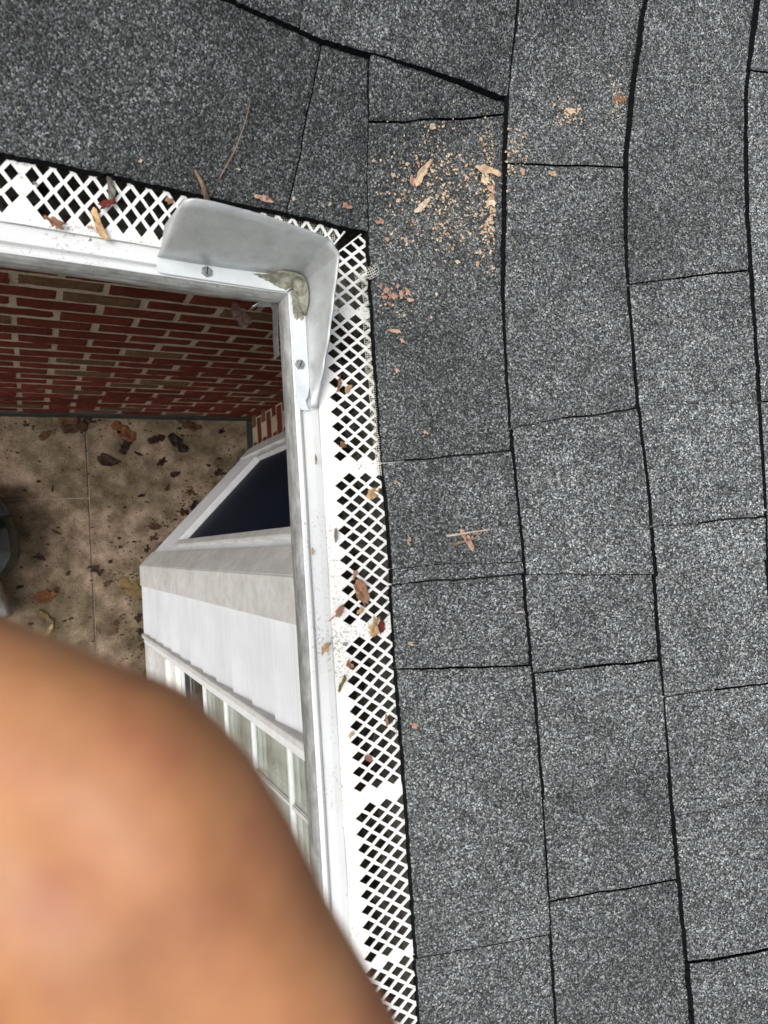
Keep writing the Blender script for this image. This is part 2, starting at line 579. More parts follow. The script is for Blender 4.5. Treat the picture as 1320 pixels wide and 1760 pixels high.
roof = thing('shingle_roof', 'dark grey asphalt shingle roof, two slopes meeting in a valley above the gutters', 'roof', (EX, EY, ZE))
def deck(kind):
    vs_, fs = [], []
    n = 28
    L0, L1 = -1.9, 1.75
    for i in range(n + 1):
        for j in range(n + 1):
            a, v = i / n, 0.012 + 1.6 * j / n
            if kind == 'B':
                x = EX + v; y = L0 + (min(EY + v, L1) - L0) * a
            else:
                y = EY + v; x = L0 + (min(EX + v, L1) - L0) * a
            vs_.append((x, y, roof_h(x, y) - .006 if a < 1 else roof_h(x, y) - .012))
    for i in range(n):
        for j in range(n):
            a = i * (n + 1) + j
            fs.append((a, a + 1, a + n + 2, a + n + 1))
    o = mesh('roof_slope', vs_, fs, M['seal'], roof, recalc=False)
    return o
slopeB, slopeA = deck('B'), deck('A')

def joints_B(k, pixpairs):
    out = []
    for (p0, p1, gap, lift) in pixpairs:
        a, b = at_roof(*p0), at_roof(*p1)
        out.append((a.y, b.y, gap, lift))
    return out
S, F_ = 0.0021, 0.0004
jB = {
    0: joints_B(0, [((636, 213), (860, 205), S, 0), ((663, 796), (884, 773), S, .0014), ((676, 977), (900, 964), .0006, .0022), ((678, 1003), (902, 989), S, -.0012),
                    ((688, 1147), (915, 1146), .0016, .0010), ((724, 1645), (946, 1613), S, -.001)]),
    1: joints_B(1, [((864, 291), (1072, 286), S, 0), ((888, 735), (1098, 698), S, .0014), ((905, 986), (1126, 990), .0010, -.0008),
                    ((920, 1157), (1137, 1135), S, .0012), ((936, 1371), (1156, 1331), F_, -.0006), ((951, 1549), (1167, 1518), S, -.0010)]),
    2: joints_B(2, [((1084, 488), (1291, 460), S, 0), ((1100, 697), (1308, 692), F_, .0006), ((1122, 905), (1322, 886), S, .0013),
                    ((1129, 990), (1330, 962), F_, -.0005), ((1147, 1197), (1345, 1174), S, -.0008), ((1162, 1400), (1360, 1372), F_, -.0004), ((1184, 1653), (1375, 1630), S, .001)]),
    3: joints_B(3, [((1285, 127), (1490, 130), S, 0), ((1308, 692), (1500, 684), S, 0)]),
}
sd_ = 1
for k in range(10):
    js = jB.get(k, [])
    js = list(js)
    ymax = EY + (k + 1) * CYA + 0.06
    if not js:
        y = ymax - 0.10 - .05 * (k % 3)
        js = [(y, y, S, 0)]
    if k >= 4 or k == 3:
        while js[-1][0] > -1.15:
            y = js[-1][0] - random.choice((.11, .17, .24, .31))
            js.append((y, y, S, random.choice((0, .0006, -.0006))))
    else:
        y = js[-1][0] - .27
        while y > -1.3:
            js.append((y, y, S, 0)); y -= random.choice((.15, .24, .3))
    edges = [(ymax, ymax, 0, 0)] + js + [(-1.75, -1.75, 0, 0)]
    for pc, (a, b) in enumerate(zip(edges, edges[1:])):
        sd_ += 1
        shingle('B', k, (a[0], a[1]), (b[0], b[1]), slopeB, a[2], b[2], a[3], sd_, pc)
jA = {
    0: [(lambda p, q: (p.x, q.x, .0014, .0004))(at_roof(493, 362), at_roof(556, 90))],
    1: [(lambda p, q: (p.x, q.x, .0008, .0004))(at_roof(514, 55), at_roof(520, -60))],
}
for k in range(10):
    js = jA.get(k)
    xmax = EX + k * CXB + 0.06
    if js is None:
        x = xmax - .12 - .06 * (k % 2); js = [(x, x, S, 0)]
    js = list(js)
    x = js[-1][0] - (.46 if k == 0 else .33)
    while x > -1.2:
        js.append((x, x, S, 0)); x -= random.choice((.17, .26, .32))
    edges = [(xmax, xmax, 0, 0)] + js + [(-1.75, -1.75, 0, 0)]
    for pc, (a, b) in enumerate(zip(edges, edges[1:])):
        sd_ += 1
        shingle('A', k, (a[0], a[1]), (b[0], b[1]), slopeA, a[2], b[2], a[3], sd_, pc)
# fascia and soffit close the eaves
GB = 0.118
boxm('fascia', (-1.9, GB + .001, Z0 - .13), (GB + .02, GB + .02, Z0 + .0), M['fascia'], roof, .002)
boxm('fascia', (GB + .001, -1.9, Z0 - .13), (GB + .02, GB - .002, Z0 + .0), M['fascia'], roof, .002)
boxm('soffit', (-1.9, GB + .022, Z0 - .125), (1.7, 1.7, Z0 - .110), M['fascia'], roof)
boxm('soffit', (GB + .022, -1.9, Z0 - .124), (1.7, GB + .018, Z0 - .109), M['fascia'], roof)

# ------------------------------------------------------------------ ground and patio
g_ = 60
tag(mesh('ground', [(-g_, -g_, -.06), (g_, -g_, -.06), (g_, g_, -.06), (-g_, g_, -.06)], [(0, 1, 2, 3)], M['soil'], recalc=False), kind='structure')
patio = tag(boxm('patio', (-3.2, -4.0, -.08), (.93, .50, -.006), M['joint']), kind='structure')
JX, JY = 0.058, 0.054
def slab(x0, x1, y0, y1):
    boxm('slab', (x0, y0, -.05), (x1, y1, 0), M['concrete'], patio, .004)
gx = .0026
xs = [-3.2, -2.4, -1.6, -.78, JX, .93]
ys = [-4.0, -3.2, -2.4, -1.6, -.78, JY, .50]
for i in range(len(xs) - 1):
    if i == 4:
        slab(xs[i] + gx, xs[i + 1], -4.0, .50)
        continue
    for j in range(len(ys) - 1):
        slab(xs[i] + (gx if i else 0), xs[i + 1] - gx, ys[j] + (gx if j else 0), ys[j + 1] - (gx if j < len(ys) - 2 else 0))

# ------------------------------------------------------------------ brick walls
LB, CH = 0.2127, 0.0785
YW, XC, XJ = 0.4748, 0.8893, -0.2254
ZB = Z0 - 2.786
brick_meshes = []
def brick_mesh(seed, length):
    rnd = random.Random(seed)
    bm = bmesh.new()
    nx, nz = 14, 4
    h = CH - .0190
    L = length
    d = .05
    grid = {}
    for i in range(nx + 1):
        for j in range(nz + 1):
            fx, fz = i / nx, j / nz
            ex = min(fx, 1 - fx); ez = min(fz, 1 - fz)
            x = (fx - .5) * L; z = (fz - .5) * h
            y = 0
            if i in (0, nx) or j in (0, nz): y = .0045
            if i in (0, nx): x += .003 * noise.noise(Vector((seed * 3.1, z * 60, i)))
            if j in (0, nz): z += .0035 * noise.noise(Vector((x * 45, seed * 5.3, j)))
            y += .0022 * noise.noise(Vector((x * 25, z * 25, seed * 2.7)))
            grid[i, j] = bm.verts.new((x, y, z))
    for i in range(nx):
        for j in range(nz):
            bm.faces.new((grid[i, j], grid[i + 1, j], grid[i + 1, j + 1], grid[i, j + 1]))
    ring = [(i, 0) for i in range(nx)] + [(nx, j) for j in range(nz)] + [(i, nz) for i in range(nx, 0, -1)] + [(0, j) for j in range(nz, 0, -1)]
    back = [bm.verts.new((grid[q].co.x, d, grid[q].co.z)) for q in ring]
    for a in range(len(ring)):
        b = (a + 1) % len(ring)
        bm.faces.new((grid[ring[a]], back[a], back[b], grid[ring[b]]))
    bm.faces.new(back[::-1])
    bmesh.ops.recalc_face_normals(bm, faces=bm.faces)
    me = bpy.data.meshes.new('brick')
    bm.to_mesh(me); bm.free()
    me.materials.append(M['brick'])
    return me
full_b = [brick_mesh(i + 1, LB - .0190) for i in range(12)]
TW = 0.0154
wallA = thing('brick_wall', 'red brick wall under the upper gutter, long face at the back of the patio', 'wall', (XC, YW, 0))
wallA.rotation_euler = (0, 0, TW)
def place_brick(parent, me, loc, rot=0.0):
    o = bpy.data.objects.new('brick', me)
    col.objects.link(o)
    o.parent = parent                     # local coordinates of the wall
    o.location = loc
    o.rotation_euler = (random.uniform(-.008, .008), random.uniform(-.006, .006), rot + random.uniform(-.006, .006))
    return o
def local_box(name, lo, hi, mat, parent):
    o = boxm(name, lo, hi, mat)
    o.parent = parent
    return o
local_box('mortar_bed', (-2.6, .0065, ZB - CH * .5 - .002), (.14, .20, Z0 - .125), M['mortar'], wallA)
local_box('base_strip', (-2.6, -.004, 0), (.12, .19, ZB - CH * .5 - .003), M['basecoat'], wallA)
cells = []
for k in range(0, 35):
    for i in range(-9, 9):
        x = XJ + (i + .5 + (.5 if k % 2 else 0)) * LB - XC
        if x > LB * .5 - .03: continue
        cells.append((k, i, x))
cells.sort(key=lambda c: abs(c[2] + .75) * 3 + c[0] * .067)
vis = cells[:250]
rest_v, rest_f = [], []
for n_, (k, i, x) in enumerate(cells):
    z = ZB + k * CH
    loc = (x + random.uniform(-.004, .004), random.uniform(-.0025, .0025), z + random.uniform(-.0018, .0018))
    me = random.choice(full_b)
    if n_ < 250:
        place_brick(wallA, me, loc)
    else:
        b0 = len(rest_v)
        rest_v += [(v.co.x + loc[0], v.co.y + loc[1], v.co.z + loc[2]) for v in me.vertices]
        rest_f += [tuple(b0 + q for q in p.vertices) for p in me.polygons]
o = mesh('brick_courses', rest_v, rest_f, M['brick'], recalc=False)
o.parent = wallA
o['kind'] = 'stuff'
wallB = thing('brick_wall', 'short red brick return wall in the corner beside the white bay', 'wall', (XC, YW, 0))
wallB.rotation_euler = (0, 0, -math.pi / 2)
local_box('mortar_bed', (.012, .0065, ZB - CH * .5 - .002), (1.0, .20, Z0 - .127), M['mortar'], wallB)
local_box('base_strip', (.01, -.004, 0), (1.0, .19, ZB - CH * .5 - .003), M['basecoat'], wallB)
for k in range(0, 34):
    for i in range(0, 3):
        x = .012 + (i + (.5 if k % 2 else .06)) * LB
        if x < LB * .4:
            x = LB * .26
            o = place_brick(wallB, random.choice(full_b), (x - .045, random.uniform(-.002, .002), ZB + k * CH))
            o.scale = (.5, 1, 1); continue
        place_brick(wallB, random.choice(full_b), (x, random.uniform(-.002, .002), ZB + k * CH))

# ------------------------------------------------------------------ white bay with its two windows
BX, BY = 0.295, -0.312
bay = thing('bay_window', 'white sided bay with angled dark window and a gridded window', 'bay window', (BX, BY, 0))
zt = Z0 - .128
r2 = math.sqrt(.5)
FA = (Vector((BX, BY, 0)), Vector((r2, r2, 0)), Vector((-r2, r2, 0)), Vector((0, 0, 1)))     # angled face: x = s, y = outwards
FM = (Vector((BX, BY, 0)), Vector((0, -1, 0)), Vector((-1, 0, 0)), Vector((0, 0, 1)))        # front face: x = distance towards the viewer
ZB0 = .035
# core body, set back behind cladding
boxm('bay_core', (.0, -.40, .0), (.86, -.02, zt), M['room'], bay, frame=FA)
def boards(frame, s0, s1, z0, z1, m, expo=.178):
    z = ZB0
    while z < z1:
        a, b = max(z, z0), min(z + expo, z1)
        if b - a > .012:
            O, ex, ey, ez = frame
            t_lo, t_hi = .016, .003
            fa, fb = (a - z) / expo, (b - z) / expo
            ya, yb = t_lo + (t_hi - t_lo) * fa, t_lo + (t_hi - t_lo) * fb
            pts = []
            for s in (s0, s1):
                for (y, zz) in ((-.019, a), (ya, a), (yb, b), (-.019, b)):
                    pts.append(O + ex * s + ey * (y + .0008 * random.uniform(-1, 1)) + ez * zz)
            mesh('siding_board', pts, [(0, 1, 2, 3), (7, 6, 5, 4), (0, 4, 5, 1), (1, 5, 6, 2), (2, 6, 7, 3), (3, 7, 4, 0)], m, bay)
        z += expo
# corner boards
boxm('corner_board', (-.004, -.018, ZB0 - .01), (.086, .021, zt), M['trim'], bay, .0015, FA)
boxm('corner_board', (-.0095, -.018, ZB0 - .01), (.094, .0205, zt), M['trim'], bay, .0015, FM)
WS0, WS1, WZ0, WZ1 = .122, .712, .50, 2.25
boards(FA, .088, WS0 + .004, ZB0, zt, M['siding45'])
boards(FA, WS0 + .0045, WS1 - .0045, ZB0, WZ0 + .004, M['siding45'])
boards(FA, WS0 + .0045, WS1 - .0045, WZ1 - .004, zt, M['siding45'])
boards(FA, WS1 - .004, .775, ZB0, zt, M['siding45'])
boxm('corner_board', (.776, -.018, ZB0 - .01), (.868, .021, zt), M['trim'], bay, .0015, FA)
aw = boxm('side_window', (WS0 + .002, -.028, WZ0 + .002), (WS1 - .002, -.020, WZ1 - .002), M['seal'], bay, 0, FA)
aw['label'] = 'dark navy screened window on the angled side'
fw = .030
boxm('jamb', (WS0, -.018, WZ0), (WS0 + fw, .026, WZ1), M['trim'], aw, .002, FA)
boxm('jamb', (WS1 - fw, -.018, WZ0), (WS1, .026, WZ1), M['trim'], aw, .002, FA)
boxm('sill', (WS0 + fw + .001, -.018, WZ0 - .002), (WS1 - fw - .001, .034, WZ0 + .042), M['vinyl'], aw, .003, FA)
boxm('head', (WS0 + fw + .001, -.018, WZ1 - .04), (WS1 - fw - .001, .026, WZ1), M['vinyl'], aw, .002, FA)
boxm('screen', (WS0 + fw + .002, .0, WZ0 + .043), (WS1 - fw - .002, .006, WZ1 - .041), M['screen'], aw, 0, FA)
# front face: siding then the gridded window
W0, W1 = .335, 1.62                       # distances along the front face
boards(FM, .0955, W0 + .002, ZB0, zt, M['siding'])
boards(FM, W1 + .055, 1.95, ZB0, zt, M['siding'])
mw = boxm('front_window', (W0 + .04, -.30, .06), (W1, -.285, zt), M['room'], bay, 0, FM)
mw['label'] = 'white window with a grid of bars and closed blind'
def P(name, lo, hi, m, bev=.0015): return boxm(name, lo, hi, m, mw, bev, FM)
P('casing', (W0, -.018, ZB0 + .02), (W0 + .018, .030, zt), M['trim'])
P('casing', (W0 + .019, -.018, ZB0 + .02), (W0 + .046, .020, zt), M['vinyl'])
P('casing', (W1, -.018, ZB0 + .02), (W1 + .05, .030, zt), M['trim'])
P('base_board', (W0 + .047, -.05, .045), (W1 - .001, .016, .185), M['trim'])
P('groove', (W0 + .047, -.05, .187), (W1 - .001, .004, .203), M['seal'])
P('base_board', (W0 + .047, -.05, .205), (W1 - .001, .010, .232), M['trim'])
P('groove', (W0 + .047, -.05, .234), (W1 - .001, .002, .246), M['seal'])
P('kick_panel', (W0 + .047, -.05, .248), (W1 - .001, .006, .60), M['trim'])
P('sill', (W0 + .047, -.05, .602), (W1 - .001, .022, .640), M['vinyl_edge'], .004)
P('bottom_rail', (W0 + .047, -.05, .642), (W1 - .001, .008, .765), M['vinyl'])
P('glazing_bead', (W0 + .047, -.05, .767), (W1 - .001, .013, .795), M['vinyl_edge'], .003)
P('bottom_rail', (W0 + .047, -.05, .797), (W1 - .001, -.004, .835), M['vinyl'])
P('glazing_bead', (W0 + .047, -.05, .837), (W1 - .001, .004, .865), M['muntin'], .003)
P('gasket', (W0 + .047, -.05, .867), (W1 - .001, -.006, .888), M['seal'])
gl = P('pane', (W0 + .047, -.020, .889), (W1 - .002, -.014, zt - .01), M['glass'], 0)
for zz in (1.188, 1.462, 1.738, 2.013, 2.29, 2.565):
    P('muntin', (W0 + .047, -.0135, zz - .0075), (W1 - .002, -.001, zz + .0075), M['muntin'], .003)
for yy in (.535, .82, 1.10, 1.38):
    P('muntin', (yy - .0075, -.0132, .889), (yy + .0075, -.003, zt - .01), M['trim'], .003)
z = .90
while z < zt - .03:
    O, ex, ey, ez = FM
    pts = [O + ex * s + ey * y + ez * zz for s in (W0 + .05, W1 - .004) for (y, zz) in ((-.100, z), (-.078, z + .008), (-.068, z + .020), (-.074, z + .032), (-.090, z + .042), (-.094, z + .040), (-.079, z + .030), (-.074, z + .020), (-.083, z + .010), (-.104, z + .002))]
    fs = [(i, (i + 1) % 10, (i + 1) % 10 + 10, i + 10) for i in range(10)] + [tuple(range(10)), tuple(range(19, 9, -1))]
    mesh('blind_slat', pts, fs, M['blind'], mw)
    z += .052

# ------------------------------------------------------------------ gutter
gutter = thing('rain_gutter', 'white painted metal rain gutter with an inside corner, lip weathered grey', 'gutter', (0, 0, Z0 - .1))
def sweep(name, prof, m, parent, side, smooth=True, wob=0.0):
    """profile (distance inwards from the lip, height) run along one eave, mitred at the corner"""
    vs_, fs = [], []
    far = -1.7
    segs = 90
    for q in range(segs + 1):
        for d, z in prof:
            e = far + (d - far) * (q / segs)
            dd = d + wob * N(e * 9, z * 30, side)
            zz = Z0 + z + wob * .6 * N(e * 13, d * 40, side + 5)
            vs_.append((e, dd, zz) if side == 0 else (dd, e, zz))
    n = len(prof)
    for q in range(segs):
        for i in range(n - 1):
            a = q * n + i
            fs.append((a, a + 1, a + n + 1, a + n))
    o = mesh(name, vs_, fs, m, parent, smooth=False)
    so = o.modifiers.new('thickness', 'SOLIDIFY'); so.thickness = .0008; so.offset = 0
    return o
lip = [(.0335, -.0040), (.0275, -.0032), (.0268, -.0012), (.0200, -.0006), (.0128, -.0010), (.0118, -.0050), (.0102, -.0052), (.0092, -.0008), (.0070, .0010), (.0045, .0007), (.0030, .0000)]
tro = [(.0029, -.0001), (.0008, -.0016), (-.0012, -.0045), (-.0022, -.0085), (-.0020, -.0130), (-.0004, -.0180), (.0035, -.0225), (.012, -.027), (.022, -.036), (.031, -.052), (.038, -.072), (.046, -.090), (.052, -.098), (.110, -.100), (.1165, -.094), (.1165, -.004)]
inn = [(.030, -.0052), (.0285, -.020), (.032, -.035), (.040, -.062), (.050, -.086), (.056, -.0945), (.106, -.0965), (.1145, -.090), (.1145, -.006)]
for side in (0, 1):
    sweep('front_lip', lip, M['lip'], gutter, side, wob=.0006)
    sweep('gutter_face', tro, M['weathered'], gutter, side, wob=.0006)
    sweep('trough_lining', inn, M['trough'], gutter, side)

# leaf litter lying in the troughs
lv, lf = [], []
for n_ in range(420):
    side = random.random() < .7
    e = random.uniform(-.9, .03); d = random.uniform(.055, .105)
    c = Vector((d, e, Z0 - .0935 + random.uniform(.0, .02))) if side else Vector((e, d, Z0 - .0935 + random.uniform(0, .02)))
    a = random.uniform(0, 6.28); r_ = random.uniform(.004, .013)
    b0 = len(lv)
    for q in range(5):
        t = a + q * 1.2566
        lv.append(c + Vector((math.cos(t) * r_ * random.uniform(.5, 1.2), math.sin(t) * r_ * random.uniform(.5, 1.2), random.uniform(-.003, .004))))
    lf.append((b0, b0 + 1, b0 + 2, b0 + 3, b0 + 4))
tag(mesh('leaf_litter', lv, lf, M['litter'], recalc=False), 'dark damp leaf litter lying in the gutter below the guard', 'leaf litter', kind='stuff')

# ------------------------------------------------------------------ perforated guards
def guard(side, label):
    """sheet of diamond tiles, each a frame round its hole; solid tiles make the plain bands"""
    PX, PY, A, B = .0166, .0140, .0066, .0050
    x0 = .0440 if side == 1 else .0385
    ncol = 9                                     # half-period columns
    verts, faces, idx = [], [], {}
    def V(d, e):
        key = (round(d, 5), round(e, 5))
        if key not in idx:
            idx[key] = len(verts)
            z = .0024 + .0065 * max(0, (d - .03)) / .06 + .0011 * N(d * 30, e * 22, side * 9) + .0005 * N(d * 90, e * 80, side)
            verts.append((d, e, z))
        return idx[key]
    ph = -.0084 if side == 1 else -.2080         # where the centre of one plain band lies
    rows = range(-130, 10)
    def keep(d, e): return e < (d - .004 if side == 1 else d - .012)
    def solid(e):
        t = ((e - ph) / .1525 + .5) % 1.0 - .5
        return abs(t * .1525) < .0056
    def solid_bits(d, e):
        return False
    for r in range(-150, 48):
        for c in range(-1, ncol + 1):
            if (r + c) % 2: continue
            d = x0 + c * PX * .5
            e = r * PY * .5 + ph
            if e < -1.6 or not keep(d, e): continue
            L, R, T, Bm = (d - PX / 2, e), (d + PX / 2, e), (d, e + PY / 2), (d, e - PY / 2)
            if c == -1:
                faces.append((V(*T), V(*Bm), V(*R)))
                faces.append((V(.0262, e + PY / 2), V(.0262, e - PY / 2), V(*Bm), V(*T)))
            elif c == ncol:
                faces.append((V(*T), V(*L), V(*Bm)))
            elif solid(e) or solid_bits(d, e):
                faces.append((V(*L), V(*Bm), V(*R), V(*T)))
            else:
                j = lambda s: s * random.uniform(.93, 1.05)
                l, r_, t, b = (d - j(A), e), (d + j(A), e), (d, e + j(B)), (d, e - j(B))
                faces.append((V(*L), V(*Bm), V(*b), V(*l)))
                faces.append((V(*Bm), V(*R), V(*r_), V(*b)))
                faces.append((V(*R), V(*T), V(*t), V(*r_)))
                faces.append((V(*T), V(*L), V(*l), V(*t)))
    out = [((d, e, Z0 + z) if side == 1 else (e, d, Z0 + z)) for d, e, z in verts]
    o = mesh('gutter_guard', out, faces, M['guard'])
    at = o.data.attributes.new('grime', 'FLOAT', 'POINT')          # dirt settles along the seam and on the plain bands
    for i, (d, e, z_) in enumerate(verts):
        g1 = max(0, 1 - abs(d - .030) / .010)
        g2 = .75 if solid(e) else 0
        g3 = .8 * max(0, 1 - abs(d - .086) / .012)
        at.data[i].value = max(g1, g2, g3)
    so = o.modifiers.new('thickness', 'SOLIDIFY'); so.thickness = .0011; so.offset = -1
    return tag(o, label, 'gutter guard', 'perforated gutter guards')
guard(0, 'white diamond perforated guard on the upper gutter, left of the corner')
guard(1, 'white diamond perforated guard on the long right gutter running down the picture')

# torn fibreglass netting
def net(name, label, path, width, cell=.0021, w=.00042, seed=1, drop=.12, amp=.003):
    """grid of thin strands following a centre path, crumpled, torn at the edges"""
    rnd = random.Random(seed)
    pts = [Vector(q) for q in path]
    segs = []
    total = 0
    for a, b in zip(pts, pts[1:]):
        segs.append((total, (b - a).length, a, b)); total += (b - a).length
    def pos(s, t):
        s = max(0, min(total - 1e-6, s))
        for s0, l, a, b in segs:
            if s <= s0 + l: break
        d = (b - a).normalized(); n = Vector((-d.y, d.x, 0))
        c = a + d * (s - s0)
        p = c + n * t
        p.z += amp * (N(s * 60, t * 90, seed) + .5 * N(s * 180, t * 200, seed + 4))
        p.x += amp * .5 * N(s * 70, t * 70, seed + 8); p.y += amp * .5 * N(s * 70, t * 70, seed + 11)
        return p
    verts, faces = [], []
    def strand(p, q):
        d = (q - p)
        if d.length < 1e-6: return
        n = Vector((-d.y, d.x, 0)).normalized() * w * .5
        u = Vector((0, 0, w * .6))
        b0 = len(verts)
        verts.extend([p - n, p + n, p + u, q - n, q + n, q + u])
        faces.extend([(b0, b0 + 1, b0 + 4, b0 + 3), (b0 + 1, b0 + 2, b0 + 5, b0 + 4), (b0 + 2, b0, b0 + 3, b0 + 5)])
    ns, nt = int(total / cell), int(width / cell)
    def ok(i, j):
        s, t = i * cell, (j - nt / 2) * cell
        e = abs(t) / (width * .5)
        return e < .72 + .55 * N(s * 70, t * 20, seed + 2) and rnd.random() > drop * .4
    for i in range(ns):
        for j in range(nt):
            if not ok(i, j): continue
            t = (j - nt / 2) * cell
            strand(pos(i * cell, t), pos((i + 1) * cell, t))
            strand(pos(i * cell, t), pos(i * cell, t + cell))
    o = mesh(name, verts, faces, M['net'], recalc=False)
    return tag(o, label, 'netting', 'torn netting scraps')
zn = Z0 + .0085
def npath(pix, z): return [tuple(at_z(x, y, z)) for x, y in pix]
net('torn_netting', 'cream torn netting under the roof edge behind the corner splash guard', npath([(385, 366), (440, 374), (490, 381), (540, 391), (580, 400)], Z0 + .0022), .034, seed=3, amp=.0016)
net('torn_netting', 'frayed cream netting strip along the shingle edge of the right gutter', npath([(622, 470), (629, 520), (628, 570), (635, 640), (643, 715), (648, 775), (652, 820)], Z0 + .0115), .010, seed=5, drop=.3, amp=.0022)
net('torn_netting', 'small pale netting tuft folded up on the first shingle at the corner', npath([(612, 482), (628, 474), (654, 462)], Z0 + .0200), .013, seed=9, drop=.1, amp=.004)

# ------------------------------------------------------------------ corner splash guard
sg = thing('splash_guard', 'grey galvanised corner splash guard screwed to the inside corner of the gutter', 'splash guard', (.018, .018, Z0))
def splash():
    # plan path of the upright sheet: left end, corner bend, lower end
    path = []
    R_ = .0065
    yA, xB = .0185, .0175
    for i in range(24):
        path.append((-.1125 + (xB - R_ + .1125) * i / 24, yA))
    for i in range(9):
        t = math.pi / 2 * (1 - i / 8)
        path.append((xB - R_ + R_ * math.cos(t), yA - R_ + R_ * math.sin(t)))
    for i in range(1, 29):
        path.append((xB, yA - R_ - (yA - R_ + .1035) * i / 28))
    # height along each wing
    fa = poly_fn([(-.1130, .030), (-.1110, .066), (-.1085, .078), (-.100, .0828), (-.0894, .0832), (-.05, .080), (-.01, .0735), (.0045, .070), (.0176, .0665)])
    fb = poly_fn([(-.1040, .0010), (-.096, .0045), (-.090, .0085), (-.068, .0225), (-.046, .036), (-.0195, .048), (.0, .0575), (.010, .062), (.0186, .0665)])
    vs_, fs = [], []
    rows = 9
    for (x, y) in path:
        onA = y >= yA - R_ * .35
        h = fa(x) if onA else fb(y)
        for r in range(rows):
            f = r / (rows - 1)
            lean = .006 * f * f
            px = x + (0 if onA else lean) + (.004 * f if onA else 0) * 0
            py = y + (lean if onA else 0)
            if not onA: px += .004 * math.sin(f * 3.1) * smooth01((y + .1) / .1)
            if onA: py += .002 * math.sin(f * 3.1 + x * 20)
            vs_.append((px, py, Z0 + .0042 + h * f))
    n = rows
    for i in range(len(path) - 1):
        for r in range(rows - 1):
            a = i * n + r
            fs.append((a, a + 1, a + n + 1, a + n))
    o = mesh('upright_sheet', vs_, fs, M['galv'], sg, smooth=True, recalc=True)
    so = o.modifiers.new('thickness', 'SOLIDIFY'); so.thickness = .0014; so.offset = 0
    # flanges lie on the lip, rounded outer corners
    z = Z0 + .0036
    fl = [(-.1130, .0185), (-.1136, .0060), (-.1125, .0040), (-.1100, .0034), (-.06, .0030), (-.0005, .0028), (.0165, .0185)]
    fl2 = [(.0028, -.0005), (.0030, -.05), (.0036, -.096), (.0050, -.1035), (.0075, -.1058), (.0150, -.1062), (.0135, -.102), (.0122, -.097), (.0150, -.093), (.0172, -.082), (.0175, -.0), (.0165, .0170)]
    for poly, lab in ((fl, 0), (fl2, 1)):
        v2 = [(x, y, z + .0005 * N(x * 60, y * 60)) for x, y in poly]
        o2 = mesh('flange', v2, [tuple(range(len(v2)))], M['galv_flange'], sg, recalc=False)
        if o2.data.polygons[0].normal.z < 0: o2.data.flip_normals()
        s2 = o2.modifiers.new('thickness', 'SOLIDIFY'); s2.thickness = .0009; s2.offset = 1
splash()
def screw(x, y, rot):
    z = Z0 + .0045
    bm = bmesh.new()
    bmesh.ops.create_cone(bm, cap_ends=True, segments=6, radius1=.0049, radius2=.0046, depth=.0018)
    for v in bm.verts: v.co += Vector((0, 0, .0009))
    r = bmesh.ops.create_cone(bm, cap_ends=True, segments=20, radius1=.0040, radius2=.0032, depth=.0012)
    for v in r['verts']: v.co += Vector((0, 0, .0024))
    for v in bm.verts: v.co = Matrix.Rotation(rot, 3, 'Z') @ v.co + Vector((x, y, z))
    me = bpy.data.meshes.new('screw'); bm.to_mesh(me); bm.free(); me.materials.append(M['screw'])
    o = bpy.data.objects.new('screw', me); col.objects.link(o); adopt(o, sg)
    c, s = math.cos(rot + .5), math.sin(rot + .5)
    fr = (Vector((x, y, z)), Vector((c, s, 0)), Vector((-s, c, 0)), Vector((0, 0, 1)))
    boxm('screw_slot', (-.0031, -.00045, .0026), (.0031, .00045, .00335), M['slot'], o, 0, fr)
screw(-.0726, .0100, .9)
screw(.0085, -.0640, .6)

# old sealant in the corner of the splash guard
def blob(name, cx, cy, z, shape, m, parent, h=.0016, seed=0):
    vs_, fs = [(cx, cy, z + h)], []
    n = len(shape)
    for ring, f in ((0, .6), (1, 1.0)):
        for i, (x, y) in enumerate(shape):
            dx, dy = x - cx, y - cy
            vs_.append((cx + dx * f, cy + dy * f, z + (h * .85 * (1 + .5 * N(x * 200, y * 200, seed)) if ring == 0 else -.0006)))
    for i in range(n):
        j = (i + 1) % n
        fs.append((0, 1 + i, 1 + j))
        fs.append((1 + i, 1 + n + i, 1 + n + j, 1 + j))
    return mesh(name, vs_, fs, m, parent, smooth=True)
def ragged(pts, amp, sub=5, seed=0):
    out = []
    for (a, b) in zip(pts, pts[1:] + pts[:1]):
        for i in range(sub):
            f = i / sub
            x, y = a[0] + (b[0] - a[0]) * f, a[1] + (b[1] - a[1]) * f
            out.append((x + amp * N(x * 300, y * 300, 1 + seed), y + amp * N(x * 300, y * 300, 7 + seed)))
    return out
blob('sealant', -.006, .011, Z0 + .0046, ragged([(-.036, .0160), (-.027, .0125), (-.019, .0100), (-.010, .0055), (.0, .0030), (.0135, .0120), (.0125, .0165), (-.004, .0172), (-.028, .0168)], .0022, 6, 1), M['sealant'], sg, .0012, 1)
blob('sealant', .009, -.006, Z0 + .0046, ragged([(.0032, .0010), (.0044, -.016), (.0052, -.0215), (.0080, -.0250), (.0105, -.0225), (.0135, -.0255), (.0160, -.022), (.0164, -.004), (.0150, .012), (.0080, .010)], .0012, 6, 2), M['sealant'], sg, .0014, 2)
